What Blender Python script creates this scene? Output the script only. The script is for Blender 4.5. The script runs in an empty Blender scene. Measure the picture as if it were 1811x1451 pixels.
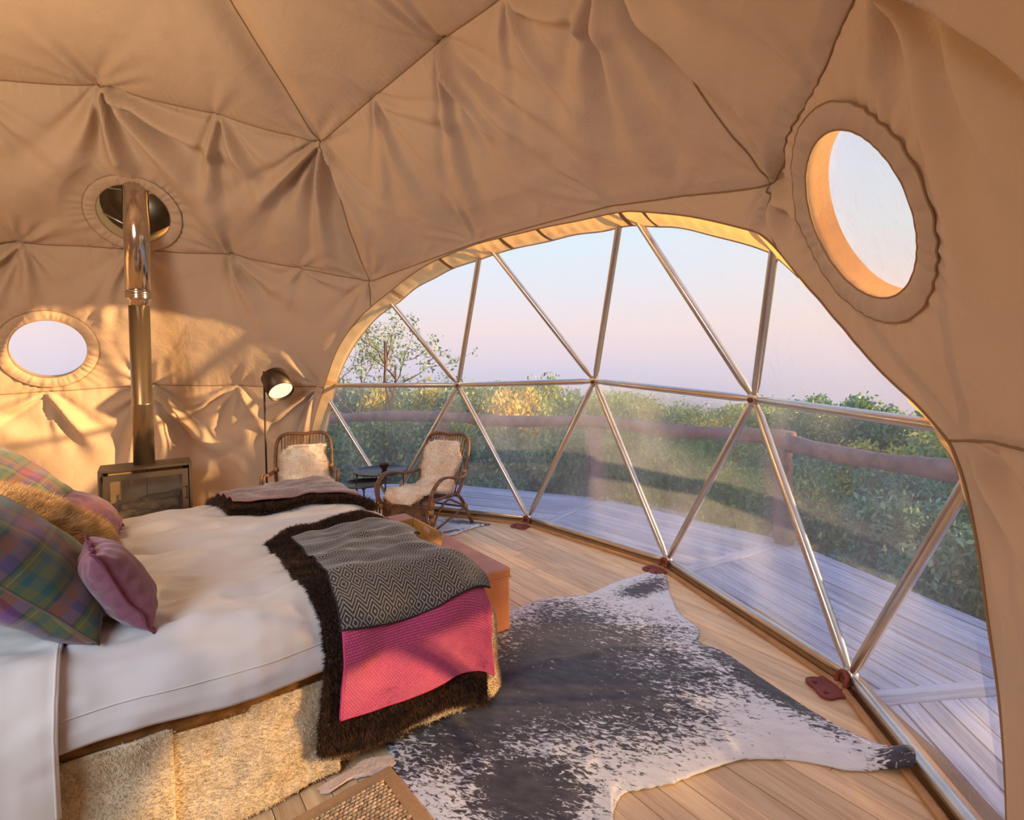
import bpy, bmesh, math, random
import numpy as np
from mathutils import Vector, Matrix

# ------------------------------------------------------------------ camera, sky, sun, lights, exposure
SC = bpy.context.scene
COL = SC.collection
PI = math.pi
CAM = np.array([2.114, -2.466, 1.628])
cam_d = bpy.data.cameras.new('camera')
cam_d.sensor_fit = 'HORIZONTAL'
cam_d.sensor_width = 36.0
cam_d.lens = 36.0 * 979.1452 / 1811
cam_d.shift_x = -45.2948 / 1811
cam_d.shift_y = -65.8166 / 1811
cam_d.clip_start = 0.02
cam_d.clip_end = 2000
cam = bpy.data.objects.new('camera', cam_d)
COL.objects.link(cam)
def cam_axes(yaw, pitch, roll):
    cy, sy, cp, sp, cr, sr = math.cos(yaw), math.sin(yaw), math.cos(pitch), math.sin(pitch), math.cos(roll), math.sin(roll)
    f = np.array([-sy*cp, cy*cp, sp]); r = np.array([cy, sy, 0.0]); u = np.cross(r, f)
    return cr*r + sr*u, -sr*r + cr*u, f
_r, _u, _f = cam_axes(-0.1166, -0.0276, -0.0136)
cam.matrix_world = Matrix(((_r[0], _u[0], -_f[0], CAM[0]), (_r[1], _u[1], -_f[1], CAM[1]), (_r[2], _u[2], -_f[2], CAM[2]), (0, 0, 0, 1)))
SC.camera = cam

SUN_AZ, SUN_EL = math.radians(-6.0), math.radians(6.0)
SUN_DIR = Vector((math.cos(SUN_EL)*math.cos(SUN_AZ), math.cos(SUN_EL)*math.sin(SUN_AZ), math.sin(SUN_EL)))
SUN_STRENGTH = 12.0
SKY_STRENGTH = 1.12
FILL_WATTS = 52.0
WARM_FILL_WATTS = 42.0
EXPOSURE = 0.0
SC.view_settings.view_transform = 'Standard'
SC.view_settings.look = 'None'
SC.view_settings.gamma = 1.0
SC.view_settings.use_curve_mapping = False
SC.view_settings.exposure = EXPOSURE

def srgb(r, g, b, a=1.0):
    def f(c):
        c /= 255.0
        return c/12.92 if c <= 0.04045 else ((c+0.055)/1.055)**2.4
    return (f(r), f(g), f(b), a)

w = bpy.data.worlds.new('dusk_sky')
SC.world = w
w.use_nodes = True
nt = w.node_tree
nt.nodes.clear()
N = nt.nodes.new
tc = N('ShaderNodeTexCoord'); sep = N('ShaderNodeSeparateXYZ'); mr = N('ShaderNodeMapRange'); cr = N('ShaderNodeValToRGB')
bg = N('ShaderNodeBackground'); out = N('ShaderNodeOutputWorld')
mr.inputs['From Min'].default_value = -0.25; mr.inputs['From Max'].default_value = 0.75
nt.links.new(tc.outputs['Generated'], sep.inputs[0]); nt.links.new(sep.outputs['Z'], mr.inputs['Value'])
nt.links.new(mr.outputs[0], cr.inputs[0])
els = [(0.0, srgb(170, 170, 190)), (0.15, srgb(190, 186, 206)), (0.19, srgb(202, 196, 217)), (0.222, srgb(212, 206, 224)), (0.25, srgb(226, 213, 225)),
       (0.30, srgb(240, 222, 224)), (0.36, srgb(232, 230, 238)), (0.45, srgb(219, 237, 250)), (0.60, (.52, .76, 1.05, 1)), (1.0, (.30, .55, 1.15, 1))]
ramp = cr.color_ramp
while len(ramp.elements) < len(els): ramp.elements.new(0.5)
for e, (p, c) in zip(ramp.elements, els): e.position = p; e.color = c
dot = N('ShaderNodeVectorMath'); dot.operation = 'DOT_PRODUCT'; dot.inputs[1].default_value = SUN_DIR
nt.links.new(tc.outputs['Generated'], dot.inputs[0])
m2 = N('ShaderNodeMapRange'); m2.inputs['From Min'].default_value = -0.1; m2.inputs['From Max'].default_value = 1.0
nt.links.new(dot.outputs['Value'], m2.inputs['Value'])
pw = N('ShaderNodeMath'); pw.operation = 'POWER'; pw.inputs[1].default_value = 2.0
nt.links.new(m2.outputs[0], pw.inputs[0])
mixw = N('ShaderNodeMix'); mixw.data_type = 'RGBA'
warm = srgb(255, 214, 178)
mixw.inputs['B'].default_value = warm
ml = N('ShaderNodeMath'); ml.operation = 'MULTIPLY'; ml.inputs[1].default_value = 0.75
nt.links.new(pw.outputs[0], ml.inputs[0])
nt.links.new(ml.outputs[0], mixw.inputs['Factor']); nt.links.new(cr.outputs[0], mixw.inputs['A'])
nt.links.new(mixw.outputs['Result'], bg.inputs[0])
bg.inputs[1].default_value = SKY_STRENGTH
nt.links.new(bg.outputs[0], out.inputs[0])

sun_d = bpy.data.lights.new('sun', 'SUN')
sun_d.energy = SUN_STRENGTH
sun_d.color = (1.0, 0.60, 0.24)
sun_d.angle = math.radians(1.2)
sun = bpy.data.objects.new('sun', sun_d)
COL.objects.link(sun)
sun.location = (30, -3, 6)
sun.rotation_euler = (-SUN_DIR).to_track_quat('-Z', 'Y').to_euler()

def area(name, loc, target, sx, sy, watts, color):
    d = bpy.data.lights.new(name, 'AREA'); d.shape = 'RECTANGLE'; d.size = sx; d.size_y = sy; d.energy = watts; d.color = color
    o = bpy.data.objects.new(name, d); COL.objects.link(o); o.location = loc
    o.rotation_euler = (Vector(target)-Vector(loc)).to_track_quat('-Z', 'Y').to_euler()
    return o
# added unseen fill lights: cool area behind the camera, warm point near the crown
fill = area('fill_light', (0.2, -3.0, 2.55), (0.9, 0.7, 0.3), 2.2, 1.2, FILL_WATTS, (0.74, 0.87, 1.0))
fill.data.spread = math.radians(115)
pd = bpy.data.lights.new('warm_fill_light', 'POINT'); pd.energy = WARM_FILL_WATTS*2.0; pd.color = (1.0, 0.70, 0.40); pd.shadow_soft_size = 0.35
po = bpy.data.objects.new('warm_fill_light', pd); COL.objects.link(po); po.location = (-0.6, 0.3, 2.95)

# ------------------------------------------------------------------ helpers
rng = np.random.default_rng(11)
def V(*a): return np.array(a, float)
def unit(v): v = np.asarray(v, float); return v/np.linalg.norm(v, axis=-1, keepdims=True)

def raw_mesh(name, verts, faces, mat=None, uv=None, smooth=True, mats=None, fmat=None):
    verts = np.asarray(verts, np.float32).reshape(-1, 3)
    me = bpy.data.meshes.new(name)
    if isinstance(faces, np.ndarray):
        nf, k = faces.shape
        me.vertices.add(len(verts)); me.vertices.foreach_set('co', verts.ravel())
        me.loops.add(nf*k); me.loops.foreach_set('vertex_index', faces.astype(np.int32).ravel())
        me.polygons.add(nf)
        me.polygons.foreach_set('loop_start', np.arange(0, nf*k, k, dtype=np.int32))
        me.polygons.foreach_set('use_smooth', np.full(nf, smooth))
        if uv is not None:
            ul = me.uv_layers.new(name='UVMap')
            ul.data.foreach_set('uv', np.asarray(uv, np.float32)[faces.ravel()].ravel())
        me.update(calc_edges=True); me.validate()
    else:
        me.from_pydata([tuple(map(float, v)) for v in verts], [], [tuple(int(i) for i in f) for f in faces])
        me.polygons.foreach_set('use_smooth', [smooth]*len(me.polygons))
        if uv is not None:
            ul = me.uv_layers.new(name='UVMap')
            uv = np.asarray(uv, np.float32)
            idx = np.zeros(len(me.loops), np.int32); me.loops.foreach_get('vertex_index', idx)
            ul.data.foreach_set('uv', uv[idx].ravel())
        me.update()
    for m in (mats or ([mat] if mat else [])): me.materials.append(m)
    if fmat is not None: me.polygons.foreach_set('material_index', np.asarray(fmat, np.int32))
    return me

def link(name, me, parent=None, loc=(0, 0, 0), rot=None, label=None, kind=None):
    o = bpy.data.objects.new(name, me); COL.objects.link(o)
    o.location = loc
    if rot is not None: o.rotation_euler = rot
    if parent is not None: o.parent = parent
    if label: o['label'] = label
    if kind: o['kind'] = kind
    return o

def thing(name, label, cat, loc=(0, 0, 0), rotz=0.0, group=None, me=None):
    o = bpy.data.objects.new(name, me); COL.objects.link(o)
    o.location = loc; o.rotation_euler = (0, 0, rotz)
    o['label'] = label; o['category'] = cat
    if group: o['group'] = group
    return o

def structure(name, loc=(0, 0, 0), me=None, label=None):
    o = bpy.data.objects.new(name, me); COL.objects.link(o); o.location = loc; o['kind'] = 'structure'
    if label: o['label'] = label
    return o

class MB:
    """collects shapes for ONE mesh"""
    def __init__(s): s.v = []; s.f = []; s.uv = []
    def add(s, v, f, uv=None):
        o = sum(len(a) for a in s.v)
        v = np.asarray(v, float).reshape(-1, 3)
        s.v.append(v); s.f += [tuple(i+o for i in q) for q in f]
        s.uv.append(np.zeros((len(v), 2)) if uv is None else np.asarray(uv, float))
        return s
    def box(s, c, size, R=None):
        h = np.asarray(size, float)/2
        P = np.array([[x, y, z] for x in (-1, 1) for y in (-1, 1) for z in (-1, 1)], float)*h
        if R is not None: P = P @ np.asarray(R).T
        return s.add(P+np.asarray(c, float), [(0, 1, 3, 2), (4, 6, 7, 5), (0, 4, 5, 1), (2, 3, 7, 6), (0, 2, 6, 4), (1, 5, 7, 3)])
    def tube(s, pts, r, segs=8, sm=0, cap=True, flat=1.0):
        pts = np.asarray(pts, float)
        r = np.full(len(pts), r, float) if np.isscalar(r) else np.asarray(r, float)
        if sm: pts, r = smooth_path(pts, r, sm)
        n = len(pts); T = np.gradient(pts, axis=0); T = unit(T+1e-12)
        a = V(0, 0, 1) if abs(T[0][2]) < 0.9 else V(1, 0, 0)
        U = np.zeros((n, 3)); u = np.cross(a, T[0]); u /= np.linalg.norm(u)
        for i in range(n):
            u = u-T[i]*(u@T[i]); u /= np.linalg.norm(u); U[i] = u
        W = np.cross(T, U); th = np.linspace(0, 2*PI, segs, endpoint=False)
        P = pts[:, None]+r[:, None, None]*(U[:, None]*np.cos(th)[None, :, None]+W[:, None]*np.sin(th)[None, :, None]*flat)
        L = np.r_[0, np.cumsum(np.linalg.norm(np.diff(pts, axis=0), axis=1))]
        uv = np.stack(np.broadcast_arrays(th[None, :]/(2*PI), L[:, None]), -1).reshape(-1, 2)
        f = [(i*segs+j, i*segs+(j+1) % segs, (i+1)*segs+(j+1) % segs, (i+1)*segs+j) for i in range(n-1) for j in range(segs)]
        if cap: f += [tuple(range(segs))[::-1], tuple((n-1)*segs+j for j in range(segs))]
        return s.add(P.reshape(-1, 3), f, uv)
    def lathe(s, prof, c=(0, 0, 0), segs=32, R=None, cap=True):
        prof = np.asarray(prof, float); th = np.linspace(0, 2*PI, segs, endpoint=False)
        P = np.stack([prof[:, None, 0]*np.cos(th), prof[:, None, 0]*np.sin(th), np.broadcast_to(prof[:, None, 1], (len(prof), segs))], -1).reshape(-1, 3)
        if R is not None: P = P @ np.asarray(R).T
        n = len(prof)
        f = [(i*segs+j, i*segs+(j+1) % segs, (i+1)*segs+(j+1) % segs, (i+1)*segs+j) for i in range(n-1) for j in range(segs)]
        if cap: f += [tuple(range(segs))[::-1], tuple((n-1)*segs+j for j in range(segs))]
        return s.add(P+np.asarray(c, float), f)
    def prism(s, poly, z0, z1):
        poly = np.asarray(poly, float); n = len(poly)
        P = np.r_[np.c_[poly, np.full(n, z0)], np.c_[poly, np.full(n, z1)]]
        f = [tuple(range(n))[::-1], tuple(range(n, 2*n))]+[(i, (i+1) % n, n+(i+1) % n, n+i) for i in range(n)]
        return s.add(P, f)
    def mesh(s, name, mat, smooth=False, off=None, bevel=0.0, segs=2):
        v = np.concatenate(s.v); 
        if off is not None: v = v-np.asarray(off, float)
        me = raw_mesh(name, v, s.f, mat, uv=np.concatenate(s.uv), smooth=smooth)
        if bevel:
            bm = bmesh.new(); bm.from_mesh(me)
            bmesh.ops.bevel(bm, geom=[e for e in bm.edges if e.calc_face_angle(0) > 0.5], offset=bevel, segments=segs, affect='EDGES', profile=0.6)
            bm.to_mesh(me); bm.free(); me.update()
        return me
    def part(s, name, mat, parent, smooth=False, off=None, bevel=0.0, label=None, kind=None, segs=2):
        if off is None and parent is not None and parent.rotation_euler.z == 0: off = world_loc(parent)
        return link(name, s.mesh(name, mat, smooth, off, bevel, segs), parent, label=label, kind=kind)

def world_loc(o):
    l = np.array(o.location)
    while o.parent: o = o.parent; l = l+np.array(o.location)
    return l

def smooth_path(p, r, k):
    n = len(p); q = []; rr = []
    pe = np.vstack([2*p[0]-p[1], p, 2*p[-1]-p[-2]])
    for i in range(n-1):
        p0, p1, p2, p3 = pe[i:i+4]
        for j in range(k):
            t = j/k
            q.append(.5*((2*p1)+(-p0+p2)*t+(2*p0-5*p1+4*p2-p3)*t*t+(-p0+3*p1-3*p2+p3)*t**3)); rr.append(r[i]*(1-t)+r[i+1]*t)
    q.append(p[-1]); rr.append(r[-1])
    return np.array(q), np.array(rr)

def grid_faces(nu, nv, wrap=False):
    i = np.arange(nu-1)[:, None]; j = np.arange(nv if wrap else nv-1)[None]
    a = i*nv+j; b = i*nv+(j+1) % nv; c = (i+1)*nv+(j+1) % nv; d = (i+1)*nv+j
    return np.stack([a, b, c, d], -1).reshape(-1, 4)

def grid_normals(G):
    a = np.gradient(G, axis=0); b = np.gradient(G, axis=1)
    return unit(np.cross(a, b)+1e-12)

def vnoise(P, scale, seed=0):
    """smooth value noise in 3D (trilinear), range -1..1"""
    P = np.asarray(P, float)*scale+seed*17.31
    i = np.floor(P).astype(np.int64); f = P-i; f = f*f*(3-2*f)
    def h(a, b, c):
        n = (a*374761393+b*668265263+c*2147483647+seed*974711) & 0x7fffffff
        n = ((n ^ (n >> 13))*1274126177) & 0x7fffffff
        return ((n ^ (n >> 16)) & 0xffff)/32767.5-1
    x, y, z = i[..., 0], i[..., 1], i[..., 2]; fx, fy, fz = f[..., 0], f[..., 1], f[..., 2]
    L = lambda a, b, t: a+(b-a)*t
    return L(L(L(h(x, y, z), h(x+1, y, z), fx), L(h(x, y+1, z), h(x+1, y+1, z), fx), fy),
             L(L(h(x, y, z+1), h(x+1, y, z+1), fx), L(h(x, y+1, z+1), h(x+1, y+1, z+1), fx), fy), fz)
def fbm(P, scale, seed=0, oct=3):
    return sum(vnoise(P, scale*2**k, seed+k)*.5**k for k in range(oct))

def fur_mesh(name, G, NR, n, length, width, lean, mat, seed=0, jitter=0.5, taper_mask=None, curl=0.0):
    """n thin hair blades standing on the grid surface G with normals NR; lean = world direction the pile is brushed to"""
    r = np.random.default_rng(seed)
    nu, nv = G.shape[:2]
    a = np.linalg.norm(np.cross(G[1:, :-1]-G[:-1, :-1], G[:-1, 1:]-G[:-1, :-1]), axis=-1).ravel()
    if taper_mask is not None: a = a*taper_mask[:-1, :-1].ravel()
    c = r.choice(len(a), n, p=a/a.sum()); i, j = c//(nv-1), c % (nv-1)
    s, t = r.random(n)[:, None], r.random(n)[:, None]
    bl = lambda A: (A[i, j]*(1-s)*(1-t)+A[i+1, j]*s*(1-t)+A[i, j+1]*(1-s)*t+A[i+1, j+1]*s*t)
    p = bl(G); nn = unit(bl(NR))
    d = unit(nn+np.asarray(lean, float)+jitter*r.normal(size=(n, 3)))
    side = unit(np.cross(d, r.normal(size=(n, 3))))
    L = length*(0.55+0.8*r.random((n, 1)))
    wd = width*(0.6+0.8*r.random((n, 1)))
    tip = p+d*L+curl*r.normal(size=(n, 3))*L
    v = np.stack([p-side*wd/2-nn*.002, p+side*wd/2-nn*.002, tip], 1).reshape(-1, 3)
    f = np.arange(3*n).reshape(-1, 3)
    return raw_mesh(name, v, f, mat, smooth=False)

# ------------------------------------------------------------------ materials
class Sh:
    def __init__(s, name):
        s.m = bpy.data.materials.new(name); s.m.use_nodes = True; s.t = s.m.node_tree; s.t.nodes.clear()
        s.out = s.n('ShaderNodeOutputMaterial')
    def n(s, t, **kw):
        x = s.t.nodes.new(t)
        for k, v in kw.items(): setattr(x, k, v)
        return x
    def l(s, a, b): s.t.links.new(a, b)
    def val(s, sock, v):
        if isinstance(v, (int, float)): sock.default_value = v
        elif isinstance(v, tuple): sock.default_value = v if len(v) == 4 or sock.type == 'VECTOR' else (*v, 1)
        else: s.l(v, sock)
    def coord(s, kind='Object', scale=(1, 1, 1), rot=(0, 0, 0)):
        tc = s.n('ShaderNodeTexCoord'); mp = s.n('ShaderNodeMapping'); mp.inputs['Scale'].default_value = scale; mp.inputs['Rotation'].default_value = rot
        s.l(tc.outputs[kind], mp.inputs[0]); return mp.outputs[0]
    def noise(s, co, scale, detail=3, rough=.55, dist=0.0):
        x = s.n('ShaderNodeTexNoise'); x.inputs['Scale'].default_value = scale; x.inputs['Detail'].default_value = detail
        x.inputs['Roughness'].default_value = rough; x.inputs['Distortion'].default_value = dist
        s.l(co, x.inputs['Vector']); return x.outputs['Fac']
    def ramp(s, fac, stops, interp='LINEAR'):
        x = s.n('ShaderNodeValToRGB'); r = x.color_ramp; r.interpolation = interp
        while len(r.elements) < len(stops): r.elements.new(.5)
        for e, (p, c) in zip(r.elements, stops): e.position = p; e.color = c if len(c) == 4 else (*c, 1)
        s.l(fac, x.inputs[0]); return x.outputs[0]
    def math(s, op, a, b=None, c=None):
        x = s.n('ShaderNodeMath', operation=op)
        for k, v in enumerate((a, b, c)):
            if v is not None: s.val(x.inputs[k], v)
        return x.outputs[0]
    def mix(s, fac, a, b, blend='MIX'):
        x = s.n('ShaderNodeMix', data_type='RGBA', blend_type=blend)
        s.val(x.inputs['Factor'], fac); s.val(x.inputs['A'], a); s.val(x.inputs['B'], b); return x.outputs['Result']
    def bump(s, h, strength=.3, dist=.01, normal=None):
        x = s.n('ShaderNodeBump'); x.inputs['Strength'].default_value = strength; x.inputs['Distance'].default_value = dist
        s.l(h, x.inputs['Height'])
        if normal is not None: s.l(normal, x.inputs['Normal'])
        return x.outputs[0]
    def bsdf(s, col, rough=.6, metal=0.0, spec=.4, normal=None, sheen=0.0, coat=0.0):
        x = s.n('ShaderNodeBsdfPrincipled')
        s.val(x.inputs['Base Color'], col); s.val(x.inputs['Roughness'], rough); s.val(x.inputs['Metallic'], metal)
        x.inputs['Specular IOR Level'].default_value = spec; x.inputs['Sheen Weight'].default_value = sheen; x.inputs['Coat Weight'].default_value = coat
        if normal is not None: s.l(normal, x.inputs['Normal'])
        return x.outputs[0]
    def done(s, sh): s.l(sh, s.out.inputs[0]); return s.m

def simple(name, col, rough=.6, metal=0.0, spec=.4, col2=None, nscale=8, bscale=0, bstr=.2, bdist=.005, kind='Object', stretch=(1, 1, 1), sheen=0.0, island=0.0):
    s = Sh(name); co = s.coord(kind, stretch)
    c = col
    if col2 is not None: c = s.ramp(s.noise(co, nscale, 4), [(.32, col), (.68, col2)])
    if island:
        g = s.n('ShaderNodeNewGeometry')
        c = s.mix(1.0, c, s.ramp(g.outputs['Random Per Island'], [(0, (1-island,)*3), (1, (1+island,)*3)]), 'MULTIPLY')
    nrm = s.bump(s.noise(co, bscale, 4), bstr, bdist) if bscale else None
    return s.done(s.bsdf(c, rough, metal, spec, nrm, sheen))

def canvas_material(name, trans, col=(0.585, 0.445, 0.33), through=(.87, .54, .26)):
    s = Sh(name); co = s.coord('Object')
    c = s.ramp(s.noise(co, 1.3, 5, .6), [(.25, tuple(x*.93 for x in col)), (.75, col)])
    h = s.math('ADD', s.math('MULTIPLY', s.noise(co, 5.5, 8, .62, .35), 1.0), s.math('MULTIPLY', s.noise(co, 380, 2), .03))
    nb = s.bump(h, .5, .022)
    d = s.bsdf(c, .78, 0, .25, nb, sheen=.1)
    t = s.n('ShaderNodeBsdfTranslucent'); s.val(t.inputs[0], through); s.l(nb, t.inputs['Normal'])
    mx = s.n('ShaderNodeMixShader'); mx.inputs[0].default_value = trans; s.l(d, mx.inputs[1]); s.l(t.outputs[0], mx.inputs[2])
    return s.done(mx.outputs[0])
M_CANVAS = canvas_material('canvas_lining', .015)
M_FLAP = canvas_material('canvas_single_layer_sun_tint', .5, (0.66, 0.50, 0.34), (1.0, .60, .20))  # the sun's warm glow is put into the translucent colour
M_SEAM = simple('seam_stitching', srgb(150, 118, 84), .8)
M_EDGE = simple('edge_binding', srgb(156, 124, 88), .8)

def pane_material(name, haze, ripple, glossy_only=False):
    s = Sh(name); co = s.coord('Object')
    h = s.math('ADD', s.math('MULTIPLY', s.noise(co, 3.2, 3, .5, 1.2), .7), s.math('MULTIPLY', s.noise(co, 13, 4, .55, 2.2), .45))
    nb = s.bump(h, .5, .03)
    tr = s.n('ShaderNodeBsdfTransparent'); tr.inputs[0].default_value = (.95, .955, .965, 1)
    rf = s.n('ShaderNodeBsdfRefraction'); rf.inputs['Roughness'].default_value = 0.02; rf.inputs['IOR'].default_value = 1.04; rf.inputs[0].default_value = (.95, .955, .965, 1); s.l(nb, rf.inputs['Normal'])
    m0 = s.n('ShaderNodeMixShader'); m0.inputs[0].default_value = ripple; s.l(tr.outputs[0], m0.inputs[1]); s.l(rf.outputs[0], m0.inputs[2])
    df = s.n('ShaderNodeBsdfDiffuse'); df.inputs[0].default_value = (.66, .76, .90, 1)
    tl = s.n('ShaderNodeBsdfTranslucent'); tl.inputs[0].default_value = (.66, .74, 1.0, 1)
    m1 = s.n('ShaderNodeMixShader'); m1.inputs[0].default_value = .4; s.l(df.outputs[0], m1.inputs[1]); s.l(tl.outputs[0], m1.inputs[2])
    hz = s.ramp(s.noise(co, 2.0, 4, .6), [(.3, (haze*.6,)*3), (.7, (haze*1.4,)*3)])
    m2 = s.n('ShaderNodeMixShader'); s.l(hz, m2.inputs[0]); s.l(m0.outputs[0], m2.inputs[1]); s.l(m1.outputs[0], m2.inputs[2])
    gl = s.n('ShaderNodeBsdfGlossy'); gl.inputs['Roughness'].default_value = .06; gl.inputs[0].default_value = (1, 1, 1, 1); s.l(nb, gl.inputs['Normal'])
    lw = s.n('ShaderNodeLayerWeight'); lw.inputs[0].default_value = .5; s.l(nb, lw.inputs['Normal'])
    frv = s.math('ADD', s.math('MULTIPLY', s.math('POWER', lw.outputs['Facing'], 5.0), .7), .03)
    m3 = s.n('ShaderNodeMixShader'); s.l(frv, m3.inputs[0]); s.l(m2.outputs[0], m3.inputs[1]); s.l(gl.outputs[0], m3.inputs[2])
    return s.done(m3.outputs[0])
M_PANE_LOW = pane_material('clear_vinyl', .20, .05)
M_PANE_WRK = pane_material('wrinkled_clear_vinyl', .22, .40)
M_PANE_HIGH = pane_material('taut_clear_vinyl', .03, .0)
M_PORTHOLE = pane_material('porthole_vinyl', .04, .0)

M_STEEL = simple('galvanised_tube', (.60, .57, .53), .30, .95, .5, col2=(.70, .67, .62), nscale=6, bscale=60, bstr=.05)
M_BOLT = simple('rusty_bolt', srgb(120, 78, 48), .6, .5)
M_ANCHOR = simple('oxide_red_paint', srgb(140, 66, 56), .55, .1, col2=srgb(118, 54, 46))

def wood_plank_material(name, c1, c2, c3, scale=1.0, rough=.38, spec=.5, grey=0.0):
    s = Sh(name); oi = s.n('ShaderNodeObjectInfo')
    tc = s.n('ShaderNodeTexCoord'); va = s.n('ShaderNodeVectorMath', operation='ADD'); s.l(tc.outputs['Object'], va.inputs[0])
    sc = s.n('ShaderNodeVectorMath', operation='SCALE'); s.l(oi.outputs['Random'], sc.inputs['Scale']); sc.inputs[0].default_value = (31, 17, 9); s.l(sc.outputs[0], va.inputs[1])
    mp = s.n('ShaderNodeMapping'); mp.inputs['Scale'].default_value = (1.0*scale, 14*scale, 6); s.l(va.outputs[0], mp.inputs[0])
    g = s.noise(mp.outputs[0], 2.2, 6, .6, .5)
    c = s.ramp(g, [(.30, c1), (.52, c2), (.75, c3)])
    tint = s.ramp(oi.outputs['Random'], [(0, (.80, .78, .76)), (.5, (1.0, 1.0, 1.0)), (1, (1.14, 1.10, 1.04))])
    c = s.mix(1.0, c, tint, 'MULTIPLY')
    nb = s.bump(g, .12, .004)
    return s.done(s.bsdf(c, rough, 0, spec, nb))
M_FLOOR = wood_plank_material('pale_hardwood', srgb(204, 168, 126), srgb(228, 196, 154), srgb(242, 216, 178))
M_DECK = wood_plank_material('weathered_deck', srgb(148, 148, 164), srgb(190, 190, 206), srgb(212, 212, 226), rough=.75, spec=.2)
M_TRIM = simple('trim_wood', srgb(196, 152, 106), .45, col2=srgb(172, 126, 82), nscale=10, stretch=(1, 1, 8))
M_LOG = simple('weathered_log', srgb(122, 98, 92), .85, 0, .15, col2=srgb(160, 132, 122), nscale=9, bscale=22, bstr=.5, bdist=.02)

# ------------------------------------------------------------------ geodesic dome (R = 4 m, three-frequency icosahedron)
R = 4.0
OZ = 0.1658*R
O = V(0, 0, OZ)
def icosphere3():
    ph = math.atan(.5); vs = [V(0, 0, 1)]
    for k in range(5): a = 2*PI*k/5; vs.append(V(math.cos(ph)*math.cos(a), math.cos(ph)*math.sin(a), math.sin(ph)))
    for k in range(5): a = 2*PI*(k+.5)/5; vs.append(V(math.cos(ph)*math.cos(a), math.cos(ph)*math.sin(a), -math.sin(ph)))
    vs.append(V(0, 0, -1)); pts = {}; tris = []
    def key(p):
        p = unit(p); k = tuple(np.round(p, 4)+0.0); pts.setdefault(k, p); return k
    for i in range(12):
        for j in range(i+1, 12):
            for k in range(j+1, 12):
                if max(np.linalg.norm(vs[i]-vs[j]), np.linalg.norm(vs[i]-vs[k]), np.linalg.norm(vs[j]-vs[k])) > 1.1: continue
                g = lambda a, b: key((vs[i]*a+vs[j]*b+vs[k]*(3-a-b))/3)
                for a in range(3):
                    for b in range(3-a):
                        tris.append((g(a, b), g(a+1, b), g(a, b+1)))
                        if a+b < 2: tris.append((g(a+1, b), g(a+1, b+1), g(a, b+1)))
    return pts, tris
PTS, TRIS = icosphere3()
PA = np.array(list(PTS.values()))
def azof(p): return math.degrees(math.atan2(p[1], p[0]))
def ring(lo, hi):
    q = [p for p in PA if lo < p[2] < hi]; q.sort(key=lambda p: azof(p) % 360); return np.array(q)
RB, RM, RU, RV, RW = ring(-.2, -.1), ring(.1, .25), ring(.4, .6), ring(.7, .82), ring(.9, .96)
FACETS = []
for t in TRIS:
    a, b, c = (PTS[k] for k in t)
    if (a+b+c)[2] < -.6: continue
    n = np.cross(b-a, c-a); n /= np.linalg.norm(n); d = n@a
    if d < 0: n, d = -n, -d
    FACETS.append((n, d))

def ring_el(rn, az):
    """elevation (deg) of the great-circle polyline through the ring's nodes at azimuths az (deg)"""
    az = np.asarray(az, float); s = np.stack([np.cos(np.radians(az)), np.sin(np.radians(az))], -1)
    ra = np.array([azof(p) % 360 for p in rn]); k = len(ra)
    i = (np.searchsorted(ra, az % 360, side='right')-1) % k; j = (i+1) % k
    a, b = rn[i], rn[j]
    ca = a[:, 0]*s[:, 1]-a[:, 1]*s[:, 0]; cb = b[:, 0]*s[:, 1]-b[:, 1]*s[:, 0]
    den = ca-cb; t = np.where(np.abs(den) < 1e-9, 0, ca/np.where(np.abs(den) < 1e-9, 1, den))
    p = a*(1-t[:, None])+b*t[:, None]; p = unit(p)
    return np.degrees(np.arcsin(p[:, 2]))
BASE_EL = -9.9
ARCH_IN = [(86.6, -10.4), (85.6, -3), (84.2, 4.5), (81.6, 11.5), (78.6, 17.0), (74.3, 21.4), (68.2, 25.0), (59.7, 28.0), (48.9, 29.8), (36.3, 30.2), (27.7, 29.7), (21.5, 29.1), (17.7, 28.5), (10.2, 26.4),
           (3.8, 23.8), (.7, 22.2), (-2.4, 18.8), (-7.0, 14.0), (-10.2, 11.3), (-12.2, 8.8), (-13.4, 5.6), (-14.3, 2.0), (-15.6, -2.5), (-17.2, -10.4)]
ARCH_IN = [(a, e+1.1*max(0.0, min(1.0, (a+6)/8, (70-a)/12))) for a, e in ARCH_IN]
ARCH_OUT = [(84.9, -10.4), (84.2, -4), (83.1, 1.9), (81.3, 9.3), (77.7, 15.7), (73.6, 19.8), (68.4, 22.9), (61.1, 26.2), (50.6, 28.4), (38.1, 29.1), (29.6, 28.8), (23.5, 28.3), (19.7, 27.7), (12.6, 25.6),
            (5.7, 22.7), (3.5, 21.3), (0.0, 17.6), (-3.3, 13.8), (-6.3, 11.2), (-8.1, 9.4), (-9.5, 6.9), (-10.3, 4.3), (-11.3, .8), (-12.7, -2.4), (-14.2, -6.2), (-15.2, -10.4)]
def arch_curve(pts, n):
    p, _ = smooth_path(np.array([(a, b, 0) for a, b in pts], float), np.zeros(len(pts)), 12)
    L = np.r_[0, np.cumsum(np.linalg.norm(np.diff(p, axis=0), axis=1))]
    s = np.linspace(0, L[-1], n)
    return np.interp(s, L, p[:, 0]), np.interp(s, L, p[:, 1])
_aa, _ae = arch_curve(ARCH_IN, 900)
_o = np.argsort(_aa)
def arch_el(az):
    az = (np.asarray(az)+180) % 360-180
    e = np.interp(az, _aa[_o], _ae[_o])
    return np.where((az > -17.2) & (az < 86.6), e, -99)
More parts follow.
